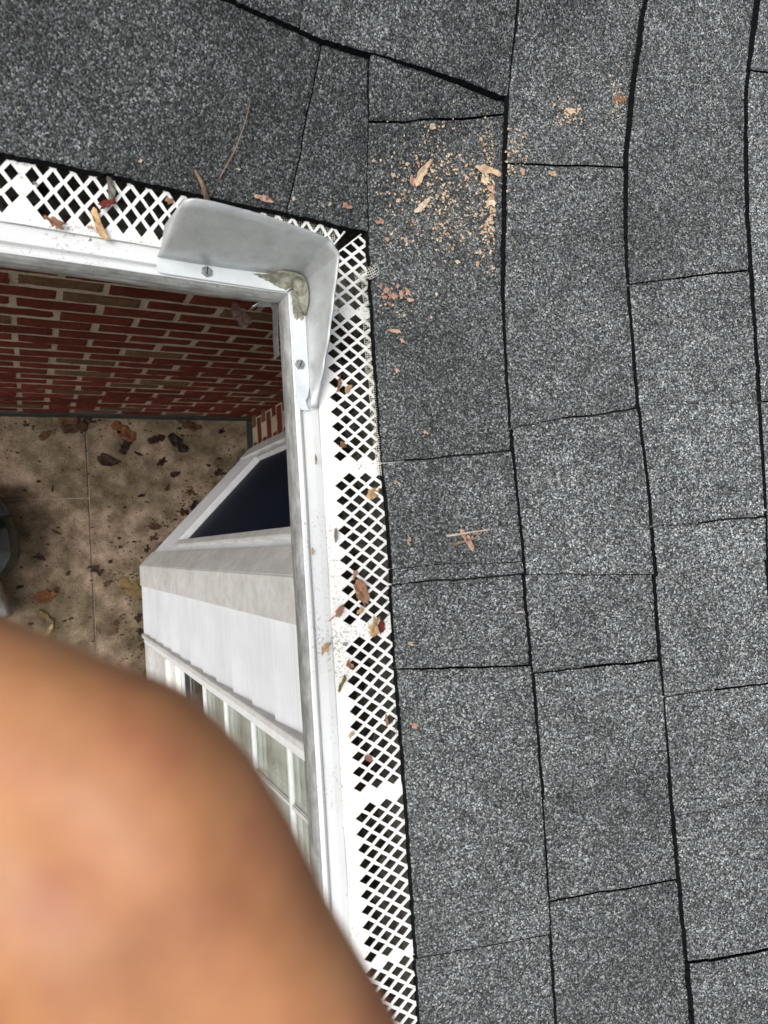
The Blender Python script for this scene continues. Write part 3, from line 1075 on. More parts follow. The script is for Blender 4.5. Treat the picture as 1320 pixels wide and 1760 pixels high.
def fillet():
    vs_, fs = [], []
    pts = [(-.018, .0172, 0), (-.006, .0172, .9), (.004, .0168, 1), (.0105, .0150, 1.1), (.0145, .0105, 1.1), (.0162, .003, 1), (.0163, -.008, .9), (.0163, -.018, 0)]
    for x, y, k in pts:
        nx, ny = (0, -1) if y > .0165 else ((-1, 0) if x > .016 else (-.7, -.7))
        for f in range(5):
            t = math.pi / 2 * f / 4
            r_ = .0075 * k + .0008
            d = r_ * (1 - math.sin(t)); h = r_ * 1.25 * (1 - math.cos(t))
            vs_.append((x + nx * d + .0006 * N(x * 300, y * 300, f), y + ny * d, Z0 + .0052 + h))
    for i in range(len(pts) - 1):
        for f in range(4):
            a = i * 5 + f
            fs.append((a, a + 1, a + 6, a + 5))
    o = mesh('sealant', vs_, fs, M['sealant'], sg, smooth=True)
    so = o.modifiers.new('thickness', 'SOLIDIFY'); so.thickness = .0008
fillet()

# bent metal strap hanging below the lip in the inside corner
def strip(name, pts, w, m, parent, up=Vector((0, 0, 1)), th=.0008):
    vs_, fs = [], []
    pts = [Vector(q) for q in pts]
    for q in pts:
        vs_ += [q - up * w * .5, q + up * w * .5]
    for i in range(len(pts) - 1):
        fs.append((2 * i, 2 * i + 1, 2 * i + 3, 2 * i + 2))
    o = mesh(name, vs_, fs, m, parent)
    so = o.modifiers.new('thickness', 'SOLIDIFY'); so.thickness = th; so.offset = 0
    return o
zs = Z0 - .017
strip('corner_strap', [(-.026, -.0065, zs - .006), (-.020, -.0035, zs), (-.006, -.0022, zs + .001), (-.0045, -.0055, zs + .001), (-.0042, -.010, zs), (-.0048, -.030, zs - .001), (-.0046, -.052, zs - .002)], .009, M['strap'], gutter, Vector((.15, .15, 1)).normalized())
strip('corner_strap', [(-.0200, -.0010, Z0 - .009), (-.0060, -.0012, Z0 - .0085), (-.0016, -.0030, Z0 - .0085), (-.0010, -.018, Z0 - .009)], .005, M['strap'], gutter, Vector((.3, .3, 1)).normalized())

# ------------------------------------------------------------------ leaves, flakes, twigs
def leaf_mesh(name, outline, m, curl=.3, seed=0, size=1.0, th=.00035):
    """a crumpled leaf from an outline in the unit square (x along the midrib)"""
    vs_, fs = [], []
    n = len(outline)
    cx = sum(p[0] for p in outline) / n; cy = sum(p[1] for p in outline) / n
    rings = (0.0, .25, .5, .75, 1.0)
    for k, f in enumerate(rings):
        if k == 0:
            vs_.append((cx, cy)); continue
        for (x, y) in outline: vs_.append((cx + (x - cx) * f, cy + (y - cy) * f))
    def z(x, y):
        return curl * (.55 * (y - cy) ** 2 * 2 + .22 * abs(y - cy) + .55 * N(x * 1.7, y * 1.7, seed) * .6 + .55 * N(x * 5.5, y * 5.5, seed + 3) * .6 + .22 * N(x * 12, y * 12, seed + 5) * .6 + .35 * (x - cx) ** 2)
    zz = [z(*p) for p in vs_]
    lo = min(zz)
    vs_ = [(p[0] * size - cx * size, p[1] * size - cy * size, (h - lo) * size) for p, h in zip(vs_, zz)]
    for i in range(n):
        j = (i + 1) % n
        fs.append((0, 1 + i, 1 + j))
        for k in range(3):
            a = 1 + k * n
            fs.append((a + i, a + n + i, a + n + j, a + j))
    me = bpy.data.meshes.new(name)
    me.from_pydata(vs_, [], fs)
    me.materials.append(m)
    me.polygons.foreach_set('use_smooth', [True] * len(fs))
    o = bpy.data.objects.new(name, me)
    col.objects.link(o)
    so = o.modifiers.new('thickness', 'SOLIDIFY'); so.thickness = th; so.offset = 1
    return o

def outline(kind, rnd, n=26):
    pts = []
    for i in range(n):
        t = 2 * math.pi * i / n
        if kind == 'oval':
            r = .5 * (1 + .20 * rnd.uniform(-1, 1) + .08 * math.cos(7 * t)); x, y = r * math.cos(t), .55 * r * math.sin(t) * (1 + .35 * math.cos(t))
        elif kind == 'strip':
            x = .5 * math.cos(t); y = .12 * math.sin(t) * (1 + .35 * rnd.uniform(-1, 1)) + .06 * math.sin(3 * x + 1)
        elif kind == 'lobed':
            r = .30 + .09 * math.cos(5 * t + rnd.uniform(-.5, .5)) + .13 * rnd.uniform(-1, 1); x, y = r * 1.25 * math.cos(t), r * .8 * math.sin(t)
        elif kind == 'oak':
            x = .5 * math.cos(t); w_ = (.13 + .12 * abs(math.sin(9 * x + 1.2))) ; y = w_ * (1 if math.sin(t) > 0 else -1) * abs(math.sin(t)) ** .5 + .03 * rnd.uniform(-1, 1)
        else:   # broken flake
            r = .40 * (1 + .55 * rnd.uniform(-1, 1)); x, y = r * math.cos(t), .62 * r * math.sin(t)
        pts.append((x, y))
    return pts

def orient(o, loc, normal, angle, lift=.0004):
    q = normal.to_track_quat('Z', 'Y')
    o.rotation_mode = 'QUATERNION'
    o.rotation_quaternion = q @ Matrix.Rotation(angle, 3, 'Z').to_quaternion()
    o.location = Vector(loc) + normal * lift

def roof_top(x, y):
    """height of the shingles' upper face"""
    a = x - EX; b = y - EY
    if a > b: kind, v, k = 'B', a, None
    else: kind, v, k = 'A', b, None
    best = -1e9
    for kk in range(0, 6):
        vb = x - bB(kk, y)
        if 0 <= vb < .172 and y < EY + (kk + 1) * CYA + .06:
            best = max(best, TB * (1 - vb / .172) + .0012 * vb / .172 + layer_lift('B', kk, x, y))
        va = y - bA(kk, x)
        if 0 <= va < .172 and x < EX + kk * CXB + .06:
            best = max(best, TB * (1 - va / .172) + .0012 * va / .172 + layer_lift('A', kk, x, y))
    return roof_h(x, y) + max(best, .003)
def on_roof(px, py):
    p = at_roof(px, py, .008)
    for _ in range(3):
        off = roof_top(p.x, p.y) - roof_h(p.x, p.y)
        p = at_roof(px, py, off)
    e = .004
    n = Vector((-(roof_top(p.x + e, p.y) - roof_top(p.x - e, p.y)) / (2 * e), -(roof_top(p.x, p.y + e) - roof_top(p.x, p.y - e)) / (2 * e), 1))
    if n.z / n.length < .6: n = Vector((-TP, 0, 1))
    return p, n.normalized()
MMPX = 0.00060
def put(surface, px, py, length, ang, kind, m, name, label, cat, group=None, curl=.3, n=22, seed=None):
    """length in photograph pixels, ang in degrees counter-clockwise from the picture's right"""
    seed = seed if seed is not None else int(px * 7 + py)
    rnd = random.Random(seed)
    if surface == 'roof': p, nrm = on_roof(px, py)
    elif surface == 'guard': p, nrm = at_z(px, py, Z0 + .0062), Vector((0, 0, 1))
    elif surface == 'lip': p, nrm = at_z(px, py, Z0 + .0015), Vector((0, 0, 1))
    else: p, nrm = at_z(px, py, .001), Vector((0, 0, 1))
    dep = (p - CAM).dot(FWD)
    size = length * dep / FPX * (.85 if kind == 'flake' and surface == 'roof' else 1)
    if kind == 'flake': n = min(n, 11)
    o = leaf_mesh(name, outline(kind, rnd, n), m, curl, seed % 97, size, .00035 if surface != 'floor' else .0008)
    if surface == 'floor': o.scale = (1, 1, .45)
    orient(o, p, nrm, math.radians(ang))
    return tag(o, label, cat, group)

# big individual pieces on the roof
put('roof', 724, 300, 52, 78, 'strip', M['flake'], 'leaf_piece', 'long curved tan leaf piece lying among the flakes on the valley shingle', 'leaf', curl=.5)
put('roof', 708, 312, 24, 120, 'flake', M['pinkflake'], 'leaf_piece', 'pinkish leaf piece beside the long curved tan piece', 'leaf', curl=.4)
put('roof', 726, 354, 42, -55, 'strip', M['paletwig'], 'stem_piece', 'pale straight stem sliver below the long curved tan piece', 'stem', curl=.2)
put('roof', 838, 296, 50, 72, 'strip', M['flake'], 'leaf_piece', 'largest tan leaf piece lying against the second shingle course near the valley', 'leaf', curl=.4)
put('roof', 832, 310, 30, 50, 'flake', M['flake'], 'leaf_piece', 'pale tan broken piece touching the largest tan piece', 'leaf', curl=.4)
put('roof', 843, 326, 26, 40, 'flake', M['pinkflake'], 'leaf_piece', 'pinkish brown leaf piece under the largest tan piece at the course step', 'leaf', curl=.4)
put('roof', 843, 352, 28, 80, 'flake', M['flake'], 'leaf_piece', 'ragged tan piece in the row of flakes below the largest piece', 'leaf', curl=.5)
put('roof', 653, 382, 20, 60, 'flake', M['pinkflake'], 'leaf_piece', 'pink brown flake beside the top end of the right guard', 'leaf')
put('roof', 742, 218, 18, 0, 'flake', M['flake'], 'leaf_piece', 'tan flake highest on the valley shingle just under its upper joint', 'leaf')
put('roof', 948, 300, 16, 80, 'oval', M['flake'], 'leaf_piece', 'pale tan drop shaped flake on the second course below a joint', 'leaf')
put('roof', 897, 296, 16, 20, 'flake', M['pinkflake'], 'leaf_piece', 'pinkish flake tucked in the joint of the second course', 'leaf')
put('roof', 980, 192, 22, 60, 'flake', M['flake'], 'leaf_piece', 'yellow tan crumbled patch high on the second course', 'leaf', curl=.2)
put('roof', 1064, 172, 34, 80, 'flake', M['brownleaf'], 'leaf_piece', 'dull brown leaf remnant against the third course edge', 'leaf', curl=.15)
put('roof', 750, 506, 13, 10, 'flake', M['flake'], 'leaf_piece', 'single tan flake right of the pink flake cluster near the netting', 'leaf')
put('roof', 746, 453, 11, 50, 'flake', M['pinkflake'], 'leaf_piece', 'pink flake alone below the main scatter', 'leaf')
put('roof', 678, 570, 24, 70, 'strip', M['flake'], 'leaf_piece', 'narrow tan flake beside the frayed netting strip', 'leaf')
put('roof', 691, 586, 14, 20, 'flake', M['pinkflake'], 'leaf_piece', 'curled pinkish flake just below the narrow tan flake', 'leaf')
put('roof', 682, 637, 15, 30, 'flake', M['pinkflake'], 'leaf_piece', 'small pinkish flake on first course at the height of the lower screw', 'leaf')
put('roof', 731, 743, 13, 70, 'flake', M['pinkflake'], 'leaf_piece', 'small pinkish flake just above the second joint of the first course', 'leaf')
put('roof', 681, 831, 18, 30, 'flake', M['flake'], 'leaf_piece', 'orange tan flake right of the tan leaf at the guard edge', 'leaf')
put('roof', 703, 930, 18, 10, 'flake', M['pinkflake'], 'leaf_piece', 'pinkish flake left of the stem bundle on the first course', 'leaf')
put('roof', 706, 1106, 16, 60, 'flake', M['flake'], 'leaf_piece', 'tan flake just above the fourth joint of the first course', 'leaf')
put('roof', 712, 1246, 22, 60, 'flake', M['pinkflake'], 'leaf_piece', 'pinkish flake lowest on the first course beside the guard', 'leaf')
put('roof', 892, 1052, 16, 85, 'strip', M['paletwig'], 'leaf_piece', 'tiny pale sliver against the second course edge', 'leaf')
put('roof', 596, 355, 24, 10, 'flake', M['pinkflake'], 'leaf_piece', 'pinkish leaf crumb on the upper slope next to the valley', 'leaf', curl=.2)
put('roof', 452, 342, 36, -8, 'strip', M['pinkflake'], 'leaf_piece', 'reddish tan crumb row at the upper eave above the netting', 'leaf', curl=.4)
put('roof', 504, 342, 13, 10, 'flake', M['flake'], 'leaf_piece', 'small tan flake on the upper slope above the netting', 'leaf')
put('roof', 566, 351, 13, 50, 'flake', M['flake'], 'leaf_piece', 'tan flake on the upper slope close to the valley end', 'leaf')
put('roof', 410, 291, 11, 0, 'flake', M['flake'], 'leaf_piece', 'tiny tan flake on the upper slope beside the twig', 'leaf')
put('roof', 241, 277, 11, 80, 'flake', M['flake'], 'leaf_piece', 'tiny tan flake on the upper slope above the left guard', 'leaf')
for (x, y, l, a) in ((664, 500, 20, 20), (676, 510, 22, 60), (690, 506, 18, -20), (700, 502, 22, 30), (705, 516, 18, 80), (655, 492, 16, 0), (668, 522, 13, 40), (684, 492, 12, 10), (660, 512, 15, 70)):
    put('roof', x, y, l, a, 'flake', M['pinkflake'], 'leaf_flake', 'pinkish leaf flake in the cluster beside the netting tuft', 'leaf flake', 'pink flakes by the netting tuft', .35, 14)
FL = [(733, 236), (728, 243), (753, 226), (770, 268), (792, 268), (800, 284), (807, 283), (693, 278), (697, 284), (676, 302), (736, 316), (763, 332), (788, 318), (690, 334), (683, 345), (697, 340), (703, 330), (662, 360), (669, 354), (757, 386), (748, 392), (768, 382), (667, 414), (664, 420), (695, 414), (697, 419), (710, 382), (716, 379), (753, 412), (758, 408), (795, 410), (808, 402), (820, 436), (830, 440), (824, 432), (785, 450), (818, 453), (835, 388), (826, 390), (841, 380), (848, 372), (829, 402), (836, 408), (826, 372), (848, 410), (840, 398), (847, 340), (849, 360), (802, 306), (812, 300), (781, 292), (742, 296), (719, 280), (640, 277), (779, 428), (671, 404), (831, 250), (832, 262), (828, 240)]
for i, (x, y) in enumerate(FL):
    rr = random.Random(i)
    tan = rr.random() < .7
    row = 'top' if y < 262 else ('upper part' if y < 320 else ('middle' if y < 380 else 'lower end'))
    side = 'left' if x < 700 else ('middle' if x < 780 else ('right' if x < 822 else 'right edge'))
    put('roof', x + rr.uniform(-2, 2), y + rr.uniform(-2, 2), rr.uniform(7, 14), rr.uniform(0, 180), 'flake', M['flake'] if tan else M['pinkflake'], 'leaf_flake',
        'tiny ' + ('tan' if tan else 'pinkish') + ' flake at the ' + row + ' of the valley shingle scatter, towards the ' + side, 'leaf flake', 'flakes scattered on the valley shingle', .35, 10)
# crumbs nobody could count
cv, cf = [], []
rr = random.Random(12)
for i in range(1150):
    q = rr.random()
    if q < .52: x, y = rr.gauss(765, 55), rr.gauss(330, 62)
    elif q < .78: x, y = rr.gauss(843, 6), rr.gauss(345, 55)
    elif q < .85: x, y = rr.gauss(885, 12), rr.gauss(265, 22)
    elif q < .92: x, y = rr.gauss(975, 14), rr.gauss(195, 14)
    elif q < .96: x, y = rr.gauss(685, 22), rr.gauss(515, 20)
    else: x, y = rr.gauss(1058, 8), rr.gauss(178, 18)
    if x < 642 or (x > 850 and x < 868): continue
    p, nrm = on_roof(x, y)
    p = p + nrm * .0006
    t = rr.uniform(0, 6.28); r_ = rr.uniform(.0005, .0016)
    ax = nrm.orthogonal().normalized(); ay = nrm.cross(ax)
    b0 = len(cv)
    for k in range(4):
        a = t + k * 1.57
        cv.append(p + ax * math.cos(a) * r_ * rr.uniform(.5, 1.3) + ay * math.sin(a) * r_ * rr.uniform(.5, 1.3) + nrm * rr.uniform(0, .0006))
    cv.append(p + nrm * .001)
    for k in range(4): cf.append((b0 + k, b0 + (k + 1) % 4, b0 + 4))
tag(mesh('leaf_crumbs', cv, cf, M['flake'], recalc=False), 'fine tan leaf crumbs sprinkled over the shingles at the valley', 'leaf crumbs', kind='stuff')

# stems and twigs
def twig(name, pts, rad, m, label, cat='twig', surface='roof', lift=.001):
    w = []
    for (x, y, h) in pts:
        if surface == 'roof': p, n = on_roof(x, y)
        else: p, n = at_z(x, y, Z0 + .006), Vector((0, 0, 1))
        w.append(p + n * (lift + h))
    vs_, fs = [], []
    fine = []
    for i in range(len(w) - 1):
        for k in range(5):
            f = k / 5
            fine.append(w[i].lerp(w[i + 1], f))
    fine.append(w[-1])
    n = len(fine)
    for i, p in enumerate(fine):
        d = (fine[min(i + 1, n - 1)] - fine[max(i - 1, 0)]).normalized()
        a = d.orthogonal().normalized(); b = d.cross(a)
        r_ = rad * (1 - .55 * i / n) * (1 + .25 * N(i * .9, rad * 1000))
        for q in range(6):
            t = q * math.pi / 3
            vs_.append(p + a * math.cos(t) * r_ + b * math.sin(t) * r_)
    for i in range(n - 1):
        for q in range(6):
            fs.append((i * 6 + q, i * 6 + (q + 1) % 6, (i + 1) * 6 + (q + 1) % 6, (i + 1) * 6 + q))
    fs += [tuple(range(6)), tuple(range((n - 1) * 6, n * 6))]
    return tag(mesh(name, vs_, fs, m, smooth=True), label, cat)
twig('twig', [(376, 308, .001), (402, 258, .004), (418, 215, .004), (429, 175, .001)], .0007, M['twig'], 'thin curved brown twig lying on the upper slope')
twig('bark_sliver', [(357, 346, .002), (345, 318, .005), (334, 294, .002)], .0026, M['twig'], 'brown bark sliver standing over the upper eave above the splash guard', 'bark')
twig('stem', [(767, 921, .001), (790, 918, .003), (812, 914, .003), (842, 910, .001)], .0014, M['paletwig'], 'pale upper stem of the bundle lying on the first course', 'stem')
twig('stem', [(777, 936, .001), (795, 931, .002), (815, 925, .003), (828, 912, .002)], .0014, M['twig'], 'brown lower stem of the bundle lying on the first course', 'stem')
put('roof', 801, 928, 44, 22, 'strip', M['pinkflake'], 'leaf_piece', 'folded pinkish leaf strip caught between the two stems of the bundle', 'leaf', curl=.5)

# on the guards and lips
put('guard', 189, 327, 48, 88, 'strip', M['greyleaf'], 'leaf_piece', 'grey pointed leaf blade standing on the upper guard', 'leaf', curl=.4)
put('guard', 182, 354, 34, 30, 'flake', M['redleaf'], 'leaf_piece', 'dark red curled leaf on the upper guard below the grey blade', 'leaf', curl=.6)
put('lip', 170, 390, 58, -75, 'strip', M['tanleaf'], 'leaf_piece', 'long tan leaf sliver across the edge of the upper guard', 'leaf', curl=.5)
put('guard', 95, 384, 36, -20, 'lobed', M['brownleaf'], 'leaf_piece', 'ragged brown leaf on the upper guard at far left', 'leaf', curl=.3)
put('guard', 155, 391, 13, 20, 'flake', M['pinkflake'], 'leaf_piece', 'small pinkish flake left of the long tan sliver', 'leaf')
put('guard', 155, 413, 11, 60, 'flake', M['greyleaf'], 'leaf_piece', 'small dark flake on the margin of the upper guard', 'leaf')
put('guard', 291, 347, 22, 60, 'flake', M['brownleaf'], 'leaf_piece', 'brown leaf piece on the upper guard above the splash guard end', 'leaf')
put('guard', 388, 363, 30, -60, 'flake', M['tanleaf'], 'leaf_piece', 'tan leaf piece wedged behind the top edge of the splash guard', 'leaf', curl=.4)
put('guard', 405, 350, 26, -10, 'flake', M['brownleaf'], 'leaf_piece', 'brown leaf piece at the eave beside the wedged tan piece', 'leaf', curl=.4)
put('guard', 60, 316, 12, 20, 'flake', M['greyleaf'], 'leaf_piece', 'grey flake on the plain band of the upper guard', 'leaf')
put('guard', 581, 661, 30, 72, 'strip', M['brownleaf'], 'leaf_piece', 'upright brown leaf sliver on right guard near the splash guard tip', 'leaf', curl=.5)
put('guard', 597, 668, 20, 40, 'flake', M['tanleaf'], 'leaf_piece', 'crumpled tan flake beside the upright brown sliver', 'leaf', curl=.5)
put('guard', 640, 848, 30, 20, 'oval', M['tanleaf'], 'leaf_piece', 'rounded tan leaf at the shingle edge of the right guard', 'leaf', curl=.45)
put('guard', 588, 765, 17, 5, 'flake', M['brownleaf'], 'leaf_piece', 'brown flake in the middle of the right guard above the tan leaf', 'leaf')
put('guard', 609, 988, 18, 70, 'flake', M['pinkflake'], 'leaf_piece', 'small pink flake just above the biggest brown leaf', 'leaf')
put('guard', 619, 1019, 46, -65, 'oval', M['brownleaf'], 'leaf', 'biggest brown curled leaf on the right guard', 'leaf', curl=.6)
put('guard', 618, 1050, 18, 40, 'flake', M['tanleaf'], 'leaf_piece', 'yellowish flake touching the lower end of the biggest brown leaf', 'leaf')
put('guard', 583, 1050, 24, 50, 'oval', M['pinkflake'], 'leaf_piece', 'pinkish leaf piece left of the biggest brown leaf', 'leaf')
put('guard', 569, 1063, 15, 30, 'strip', M['tanleaf'], 'leaf_piece', 'small tan sliver at the guard seam beside the pinkish piece', 'leaf')
put('guard', 641, 1076, 36, 60, 'flake', M['tanleaf'], 'leaf_piece', 'holed tan leaf lying on the right guard', 'leaf', curl=.5)
put('guard', 653, 1075, 24, 80, 'oval', M['redleaf'], 'leaf_piece', 'dark red leaf piece beside the holed tan leaf', 'leaf', curl=.5)
put('lip', 557, 1114, 24, 60, 'lobed', M['tanleaf'], 'leaf_piece', 'curled tan leaf on the white lip of the right gutter', 'leaf', curl=.5)
put('guard', 593, 1107, 15, 20, 'flake', M['greyleaf'], 'leaf_piece', 'grey green flake on the plain band of the right guard', 'leaf')
put('guard', 600, 1143, 22, -60, 'flake', M['brownleaf'], 'leaf_piece', 'brown flake just below the plain band of the right guard', 'leaf')
put('guard', 585, 1174, 32, 60, 'strip', M['oliveleaf'], 'leaf_piece', 'olive curled leaf sliver on the right guard margin', 'leaf', curl=.6)
put('guard', 663, 1238, 22, 85, 'strip', M['brownleaf'], 'leaf_piece', 'thin brown flake at the shingle edge low on the right guard', 'leaf')
put('guard', 603, 1263, 13, 30, 'flake', M['tanleaf'], 'leaf_piece', 'small tan flake on the margin low on the right guard', 'leaf')
put('guard', 633, 1304, 20, -40, 'flake', M['brownleaf'], 'leaf_piece', 'lowest brown flake on the right guard', 'leaf')
put('lip', 536, 948, 14, 80, 'strip', M['tanleaf'], 'leaf_piece', 'small tan sliver on the white lip of the right gutter', 'leaf')
put('guard', 576, 920, 26, 80, 'strip', M['greyleaf'], 'leaf_piece', 'grey sliver on the margin of the right guard', 'leaf')
put('guard', 542, 790, 18, 85, 'strip', M['oliveleaf'], 'leaf_piece', 'olive sliver standing at the seam of the right guard', 'leaf')
# purple brown leaf hanging by the strap
o = leaf_mesh('leaf', outline('oval', random.Random(3)), mat_leaf('purple_brown_leaf', [(0, (.026, .012, .011)), (1, (.034, .016, .014))]), .4, 3, .024)
orient(o, Vector((-.034, -.010, Z0 - .030)), Vector((-.3, -.5, .8)).normalized(), -.35)
tag(o, 'purple brown leaf caught in the bent strap under the gutter corner', 'leaf')

# dead leaves on the patio
GL = [(128, 735, 48, 10, 'oak'), (150, 722, 30, 60, 'lobed'), (118, 722, 40, 0, 'oak'), (77, 748, 26, 40, 'oval'), (322, 730, 40, -20, 'lobed'), (340, 735, 20, 10, 'flake'),
      (268, 755, 34, 20, 'oak'), (305, 762, 46, -50, 'oak'), (185, 792, 40, -15, 'oval'), (278, 794, 24, 30, 'lobed'), (301, 815, 20, 20, 'oval'), (288, 838, 14, 60, 'oval'),
      (238, 780, 18, -30, 'strip'), (243, 852, 16, 10, 'flake'), (380, 741, 18, 30, 'lobed'), (375, 812, 24, 60, 'lobed'), (358, 800, 14, 0, 'flake'), (326, 845, 20, 20, 'lobed'),
      (315, 880, 24, 0, 'lobed'), (333, 868, 22, 60, 'oak'), (266, 905, 24, -10, 'oval'), (214, 872, 10, 20, 'flake'), (98, 915, 20, -35, 'strip'), (207, 940, 12, 0, 'flake'),
      (70, 958, 18, -40, 'oval'), (166, 980, 28, -40, 'lobed'), (184, 1002, 22, 20, 'flake'), (122, 1063, 12, 20, 'flake'), (200, 1070, 16, 60, 'flake'), (238, 1062, 24, 70, 'lobed'),
      (245, 1108, 16, 60, 'flake'), (250, 1160, 24, 80, 'oak'), (240, 1085, 18, 0, 'lobed'), (190, 965, 14, 45, 'flake'), (252, 945, 16, 40, 'lobed'), (262, 925, 20, 20, 'lobed'),
      (90, 840, 14, 80, 'strip'), (117, 985, 12, 60, 'oval'), (205, 925, 12, 0, 'flake'), (34, 948, 10, 20, 'flake'), (97, 1015, 16, 60, 'lobed'), (52, 1073, 12, 20, 'flake'), (195, 1085, 20, 30, 'oval')]
for i, (x, y, l, a, kd) in enumerate(GL):
    size = 'large' if l >= 34 else ('middling' if l >= 20 else 'small')
    look = {'oak': 'long ragged', 'oval': 'curled oval', 'lobed': 'jagged', 'strip': 'narrow folded', 'flake': 'broken'}[kd]
    if y < 765: where = 'along the foot of the brick wall'
    elif x > 225 and y < 905: where = 'beside the angled foot of the bay'
    elif x > 225: where = 'beside the corner of the bay'
    elif x < 130 and y < 900: where = 'left of the patio joint, near the brick wall'
    elif x < 130: where = 'left of the patio joint, near the hand'
    elif y < 900: where = 'in the middle of the patio, right of the joint'
    else: where = 'between the patio joint and the bay, near the hand'
    put('floor', x, y, l * .88, a, kd, M['groundleaf'], 'dead_leaf', size + ' ' + look + ' dark dead leaf ' + where, 'dead leaf', 'dark dead leaves strewn on the patio', .4, 24, seed=i * 13 + 5)
put('floor', 212, 742, 46, -40, 'oak', M['rustleaf'], 'dead_leaf', 'rust orange oak leaf on the patio near the brick wall', 'dead leaf', None, .35)
put('floor', 215, 768, 30, 60, 'oak', M['groundleaf'], 'dead_leaf', 'dark oak leaf touching the rust orange one near the brick wall', 'dead leaf', None, .35)
put('floor', 228, 1012, 52, -40, 'oak', M['yellowleaf'], 'dead_leaf', 'large yellow brown leaf on the patio beside the bay corner', 'dead leaf', None, .35)
put('floor', 78, 1025, 36, 15, 'oval', M['rustleaf'], 'dead_leaf', 'orange curled leaf on the patio near the glass jug', 'dead leaf', None, .6)
put('floor', 80, 1060, 34, -55, 'strip', M['yellowleaf'], 'dead_leaf', 'yellow folded leaf on the patio just above the hand', 'dead leaf', None, .6)
put('floor', 84, 1083, 26, 50, 'strip', M['oliveleaf'], 'dead_leaf', 'olive folded leaf on the patio touching the hand outline', 'dead leaf', None, .6)
dv, df = [], []
for i in range(2200):
    x = rr.uniform(-1.2, .88); y = rr.uniform(-1.6, .46)
    if x > .27 and y < x - .63: continue
    q = rr.random()
    if q < .10: y = .455 - abs(rr.gauss(0, .05))
    elif q < .30:                                   # drifts along the foot of the bay
        if rr.random() < .5:
            f = rr.random(); x = BX + .58 * f - abs(rr.gauss(0, .06)); y = BY + .58 * f + abs(rr.gauss(0, .06))
        else: x = BX - abs(rr.gauss(0, .08)); y = BY - rr.uniform(0, 1)
    r_ = rr.uniform(.002, .0085) * (2.0 if rr.random() < .08 else 1)
    t = rr.uniform(0, 6.28); b0 = len(dv)
    for k in range(5):
        a = t + k * 1.2566
        q = r_ * rr.uniform(.4, 1.3)
        dv.append((x + math.cos(a) * q, y + math.sin(a) * q * .6, .0012 + rr.uniform(0, .003)))
    dv.append((x, y, .004))
    for k in range(5): df.append((b0 + k, b0 + (k + 1) % 5, b0 + 5))
tag(mesh('leaf_debris', dv, df, M['groundleaf'], recalc=False), 'dark leaf crumbs and grit strewn over the patio', 'leaf debris', kind='stuff')

# ------------------------------------------------------------------ glass jug at the left edge
jug = thing('glass_jug', 'green glass jug with dark collar lying at the left edge of the patio', 'jug', at_z(-40, 940, 0))
jc = at_z(-58, 924, .12)
def lathe(name, prof, m, seg=40):
    ax = Vector((-.12, 1, 0)).normalized(); u = Vector((1, .12, 0)).normalized(); w = Vector((0, 0, 1))
    vs_, fs = [], []
    for a, r_ in prof:
        for q in range(seg):
            t = 2 * math.pi * q / seg
            vs_.append(jc + ax * a + u * math.cos(t) * r_ + w * math.sin(t) * r_)
    for i in range(len(prof) - 1):
        for q in range(seg):
            fs.append((i * seg + q, i * seg + (q + 1) % seg, (i + 1) * seg + (q + 1) % seg, (i + 1) * seg + q))
    fs.append(tuple(range(seg))); fs.append(tuple(range((len(prof) - 1) * seg, len(prof) * seg)))
    return mesh(name, vs_, fs, m, jug, smooth=True)
lathe('body', [(-.205, .118), (-.20, .135), (-.19, .150), (-.17, .165), (-.12, .190), (-.06, .2), (.0, .206), (.02, .204), (.06, .192), (.065, .186), (.06, .17), (.0, .18), (-.1, .17), (-.19, .12)], M['jug'])
lathe('collar', [(.062, .178), (.07, .188), (.11, .178), (.16, .158), (.20, .14), (.22, .12), (.24, .09)], M['jugcap'])
lathe('foot', [(-.203, .10), (-.23, .102), (-.27, .110), (-.31, .118), (-.37, .128), (-.38, .12)], M['steel'])
for ch in jug.children:
    pass

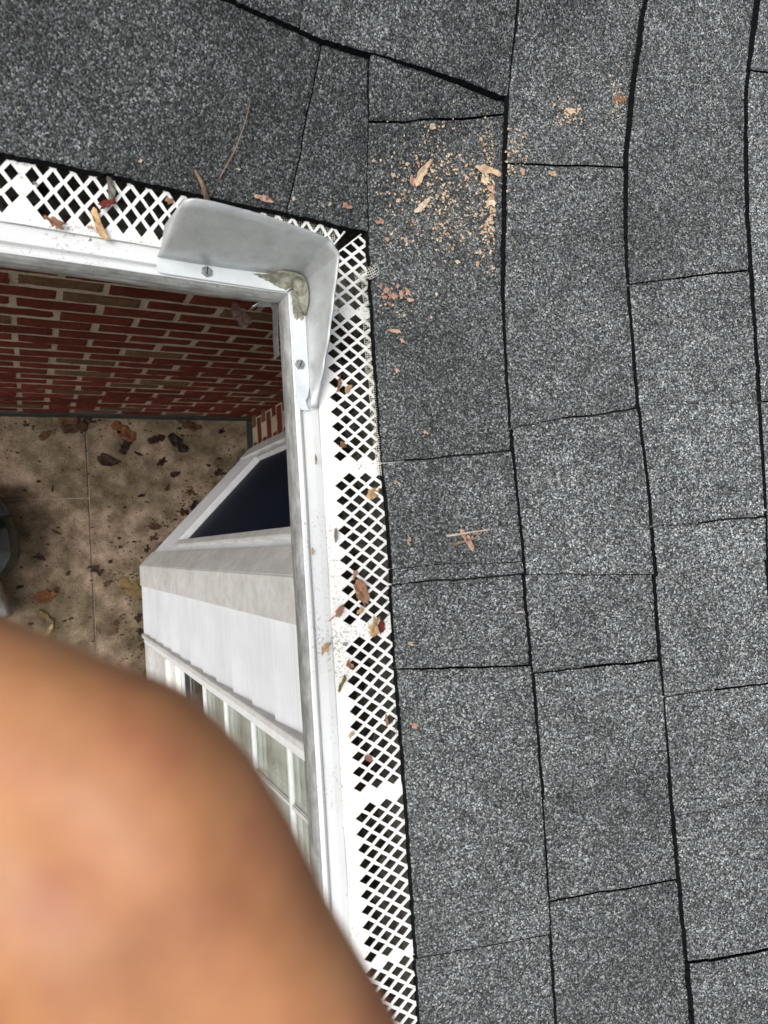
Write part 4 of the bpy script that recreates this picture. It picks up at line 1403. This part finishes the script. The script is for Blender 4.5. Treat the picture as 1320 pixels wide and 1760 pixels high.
# ------------------------------------------------------------------ the photographer's hand
D = .080
def H(px, py, dd=0.0): return at_depth(px, py, D + dd * .8)
HS = .825
hand_chains = [
    # (point, radius) runs, thumb last
    [(H(-140, 1178, .006), .0158), (H(110, 1290, .000), .0156), (H(215, 1345, -.001), .0168), (H(288, 1420, -.001), .0168), (H(362, 1525, .000), .0160), (H(440, 1650, .001), .0145), (H(620, 1890, .010), .0125)],
    [(H(-250, 1350, .003), .0175), (H(0, 1440, -.001), .0170), (H(180, 1560, -.002), .0172), (H(320, 1820, .000), .0150), (H(440, 2050, .010), .0118)],
    [(H(-370, 1520, .004), .0165), (H(-100, 1640, .001), .0160), (H(50, 1750, .001), .0160), (H(190, 2000, .003), .0138), (H(290, 2200, .014), .0110)],
    [(H(-460, 1700, .007), .0150), (H(-240, 1840, .005), .0140), (H(-100, 1940, .006), .0140), (H(10, 2140, .010), .0118), (H(80, 2280, .018), .0098)],
    [(H(-900, 1600, .020), .0180), (H(-560, 1290, .026), .0170), (H(-250, 1330, .034), .0135), (H(20, 1480, .040), .0120)],
    # back of the hand, wrist and forearm
    [(H(-140, 1165, .006), .0150), (H(-900, 1650, .012), .0210), (H(-1150, 1900, .016), .0260)],
    [(H(-270, 1360, .002), .0155), (H(-900, 1720, .010), .0220), (H(-1150, 1950, .014), .0265)],
    [(H(-390, 1540, .003), .0148), (H(-900, 1840, .010), .0220), (H(-1200, 2050, .016), .0265)],
    [(H(-480, 1720, .006), .0138), (H(-950, 1950, .014), .0210), (H(-1250, 2100, .018), .0260)],
    [(H(-1150, 1900, .016), .0290), (H(-2000, 2650, .04), .034), (H(-3300, 3900, .08), .042)],
]
def build_hand():
    bm = bmesh.new()
    def ball(c, r_):
        res = bmesh.ops.create_icosphere(bm, subdivisions=2, radius=r_)
        for v in res['verts']: v.co += c
    for ch in hand_chains:
        for (p, a), (q, b) in zip(ch, ch[1:]):
            n = max(2, int((q - p).length / (min(a, b) * .28)))
            for i in range(n + 1):
                f = i / n
                ball(p.lerp(q, f), (a + (b - a) * f) * HS)
    me = bpy.data.meshes.new('person')
    bm.to_mesh(me); bm.free()
    me.materials.append(M['skin'])
    o = bpy.data.objects.new('person', me)
    col.objects.link(o)
    rm = o.modifiers.new('one_skin', 'REMESH'); rm.mode = 'VOXEL'; rm.voxel_size = .0013; rm.use_smooth_shade = True
    sm = o.modifiers.new('soften', 'SMOOTH'); sm.factor = .6; sm.iterations = 30
    return tag(o, "photographer's bare tan hand with curled fingers, out of focus at lower left", 'person')
person = build_hand()
def nail(c, d, n, L, W):
    d = (d - n * d.dot(n)).normalized(); s = n.cross(d)
    vs_, fs = [], []
    for i in range(9):
        for j in range(9):
            u, v = i / 4 - 1, j / 4 - 1
            k = 1 - .18 * u * u * v * v
            vs_.append(c + d * (u * L * .5 * k) + s * (v * W * .5 * k) - n * (.0022 * v * v + .0008 * u * u))
    for i in range(8):
        for j in range(8):
            a = i * 9 + j
            fs.append((a, a + 1, a + 10, a + 9))
    o = mesh('fingernail', vs_, fs, M['nail'], person, smooth=True)
    so = o.modifiers.new('thickness', 'SOLIDIFY'); so.thickness = .0006; so.offset = 0
nail(H(590, 1872, -.0005), H(620, 1890, .010) - H(440, 1650, .001), -FWD, .0105, .0090)
nail(H(420, 2030, -.0025), H(440, 2050, .010) - H(320, 1820, .000), -FWD, .0105, .0090)
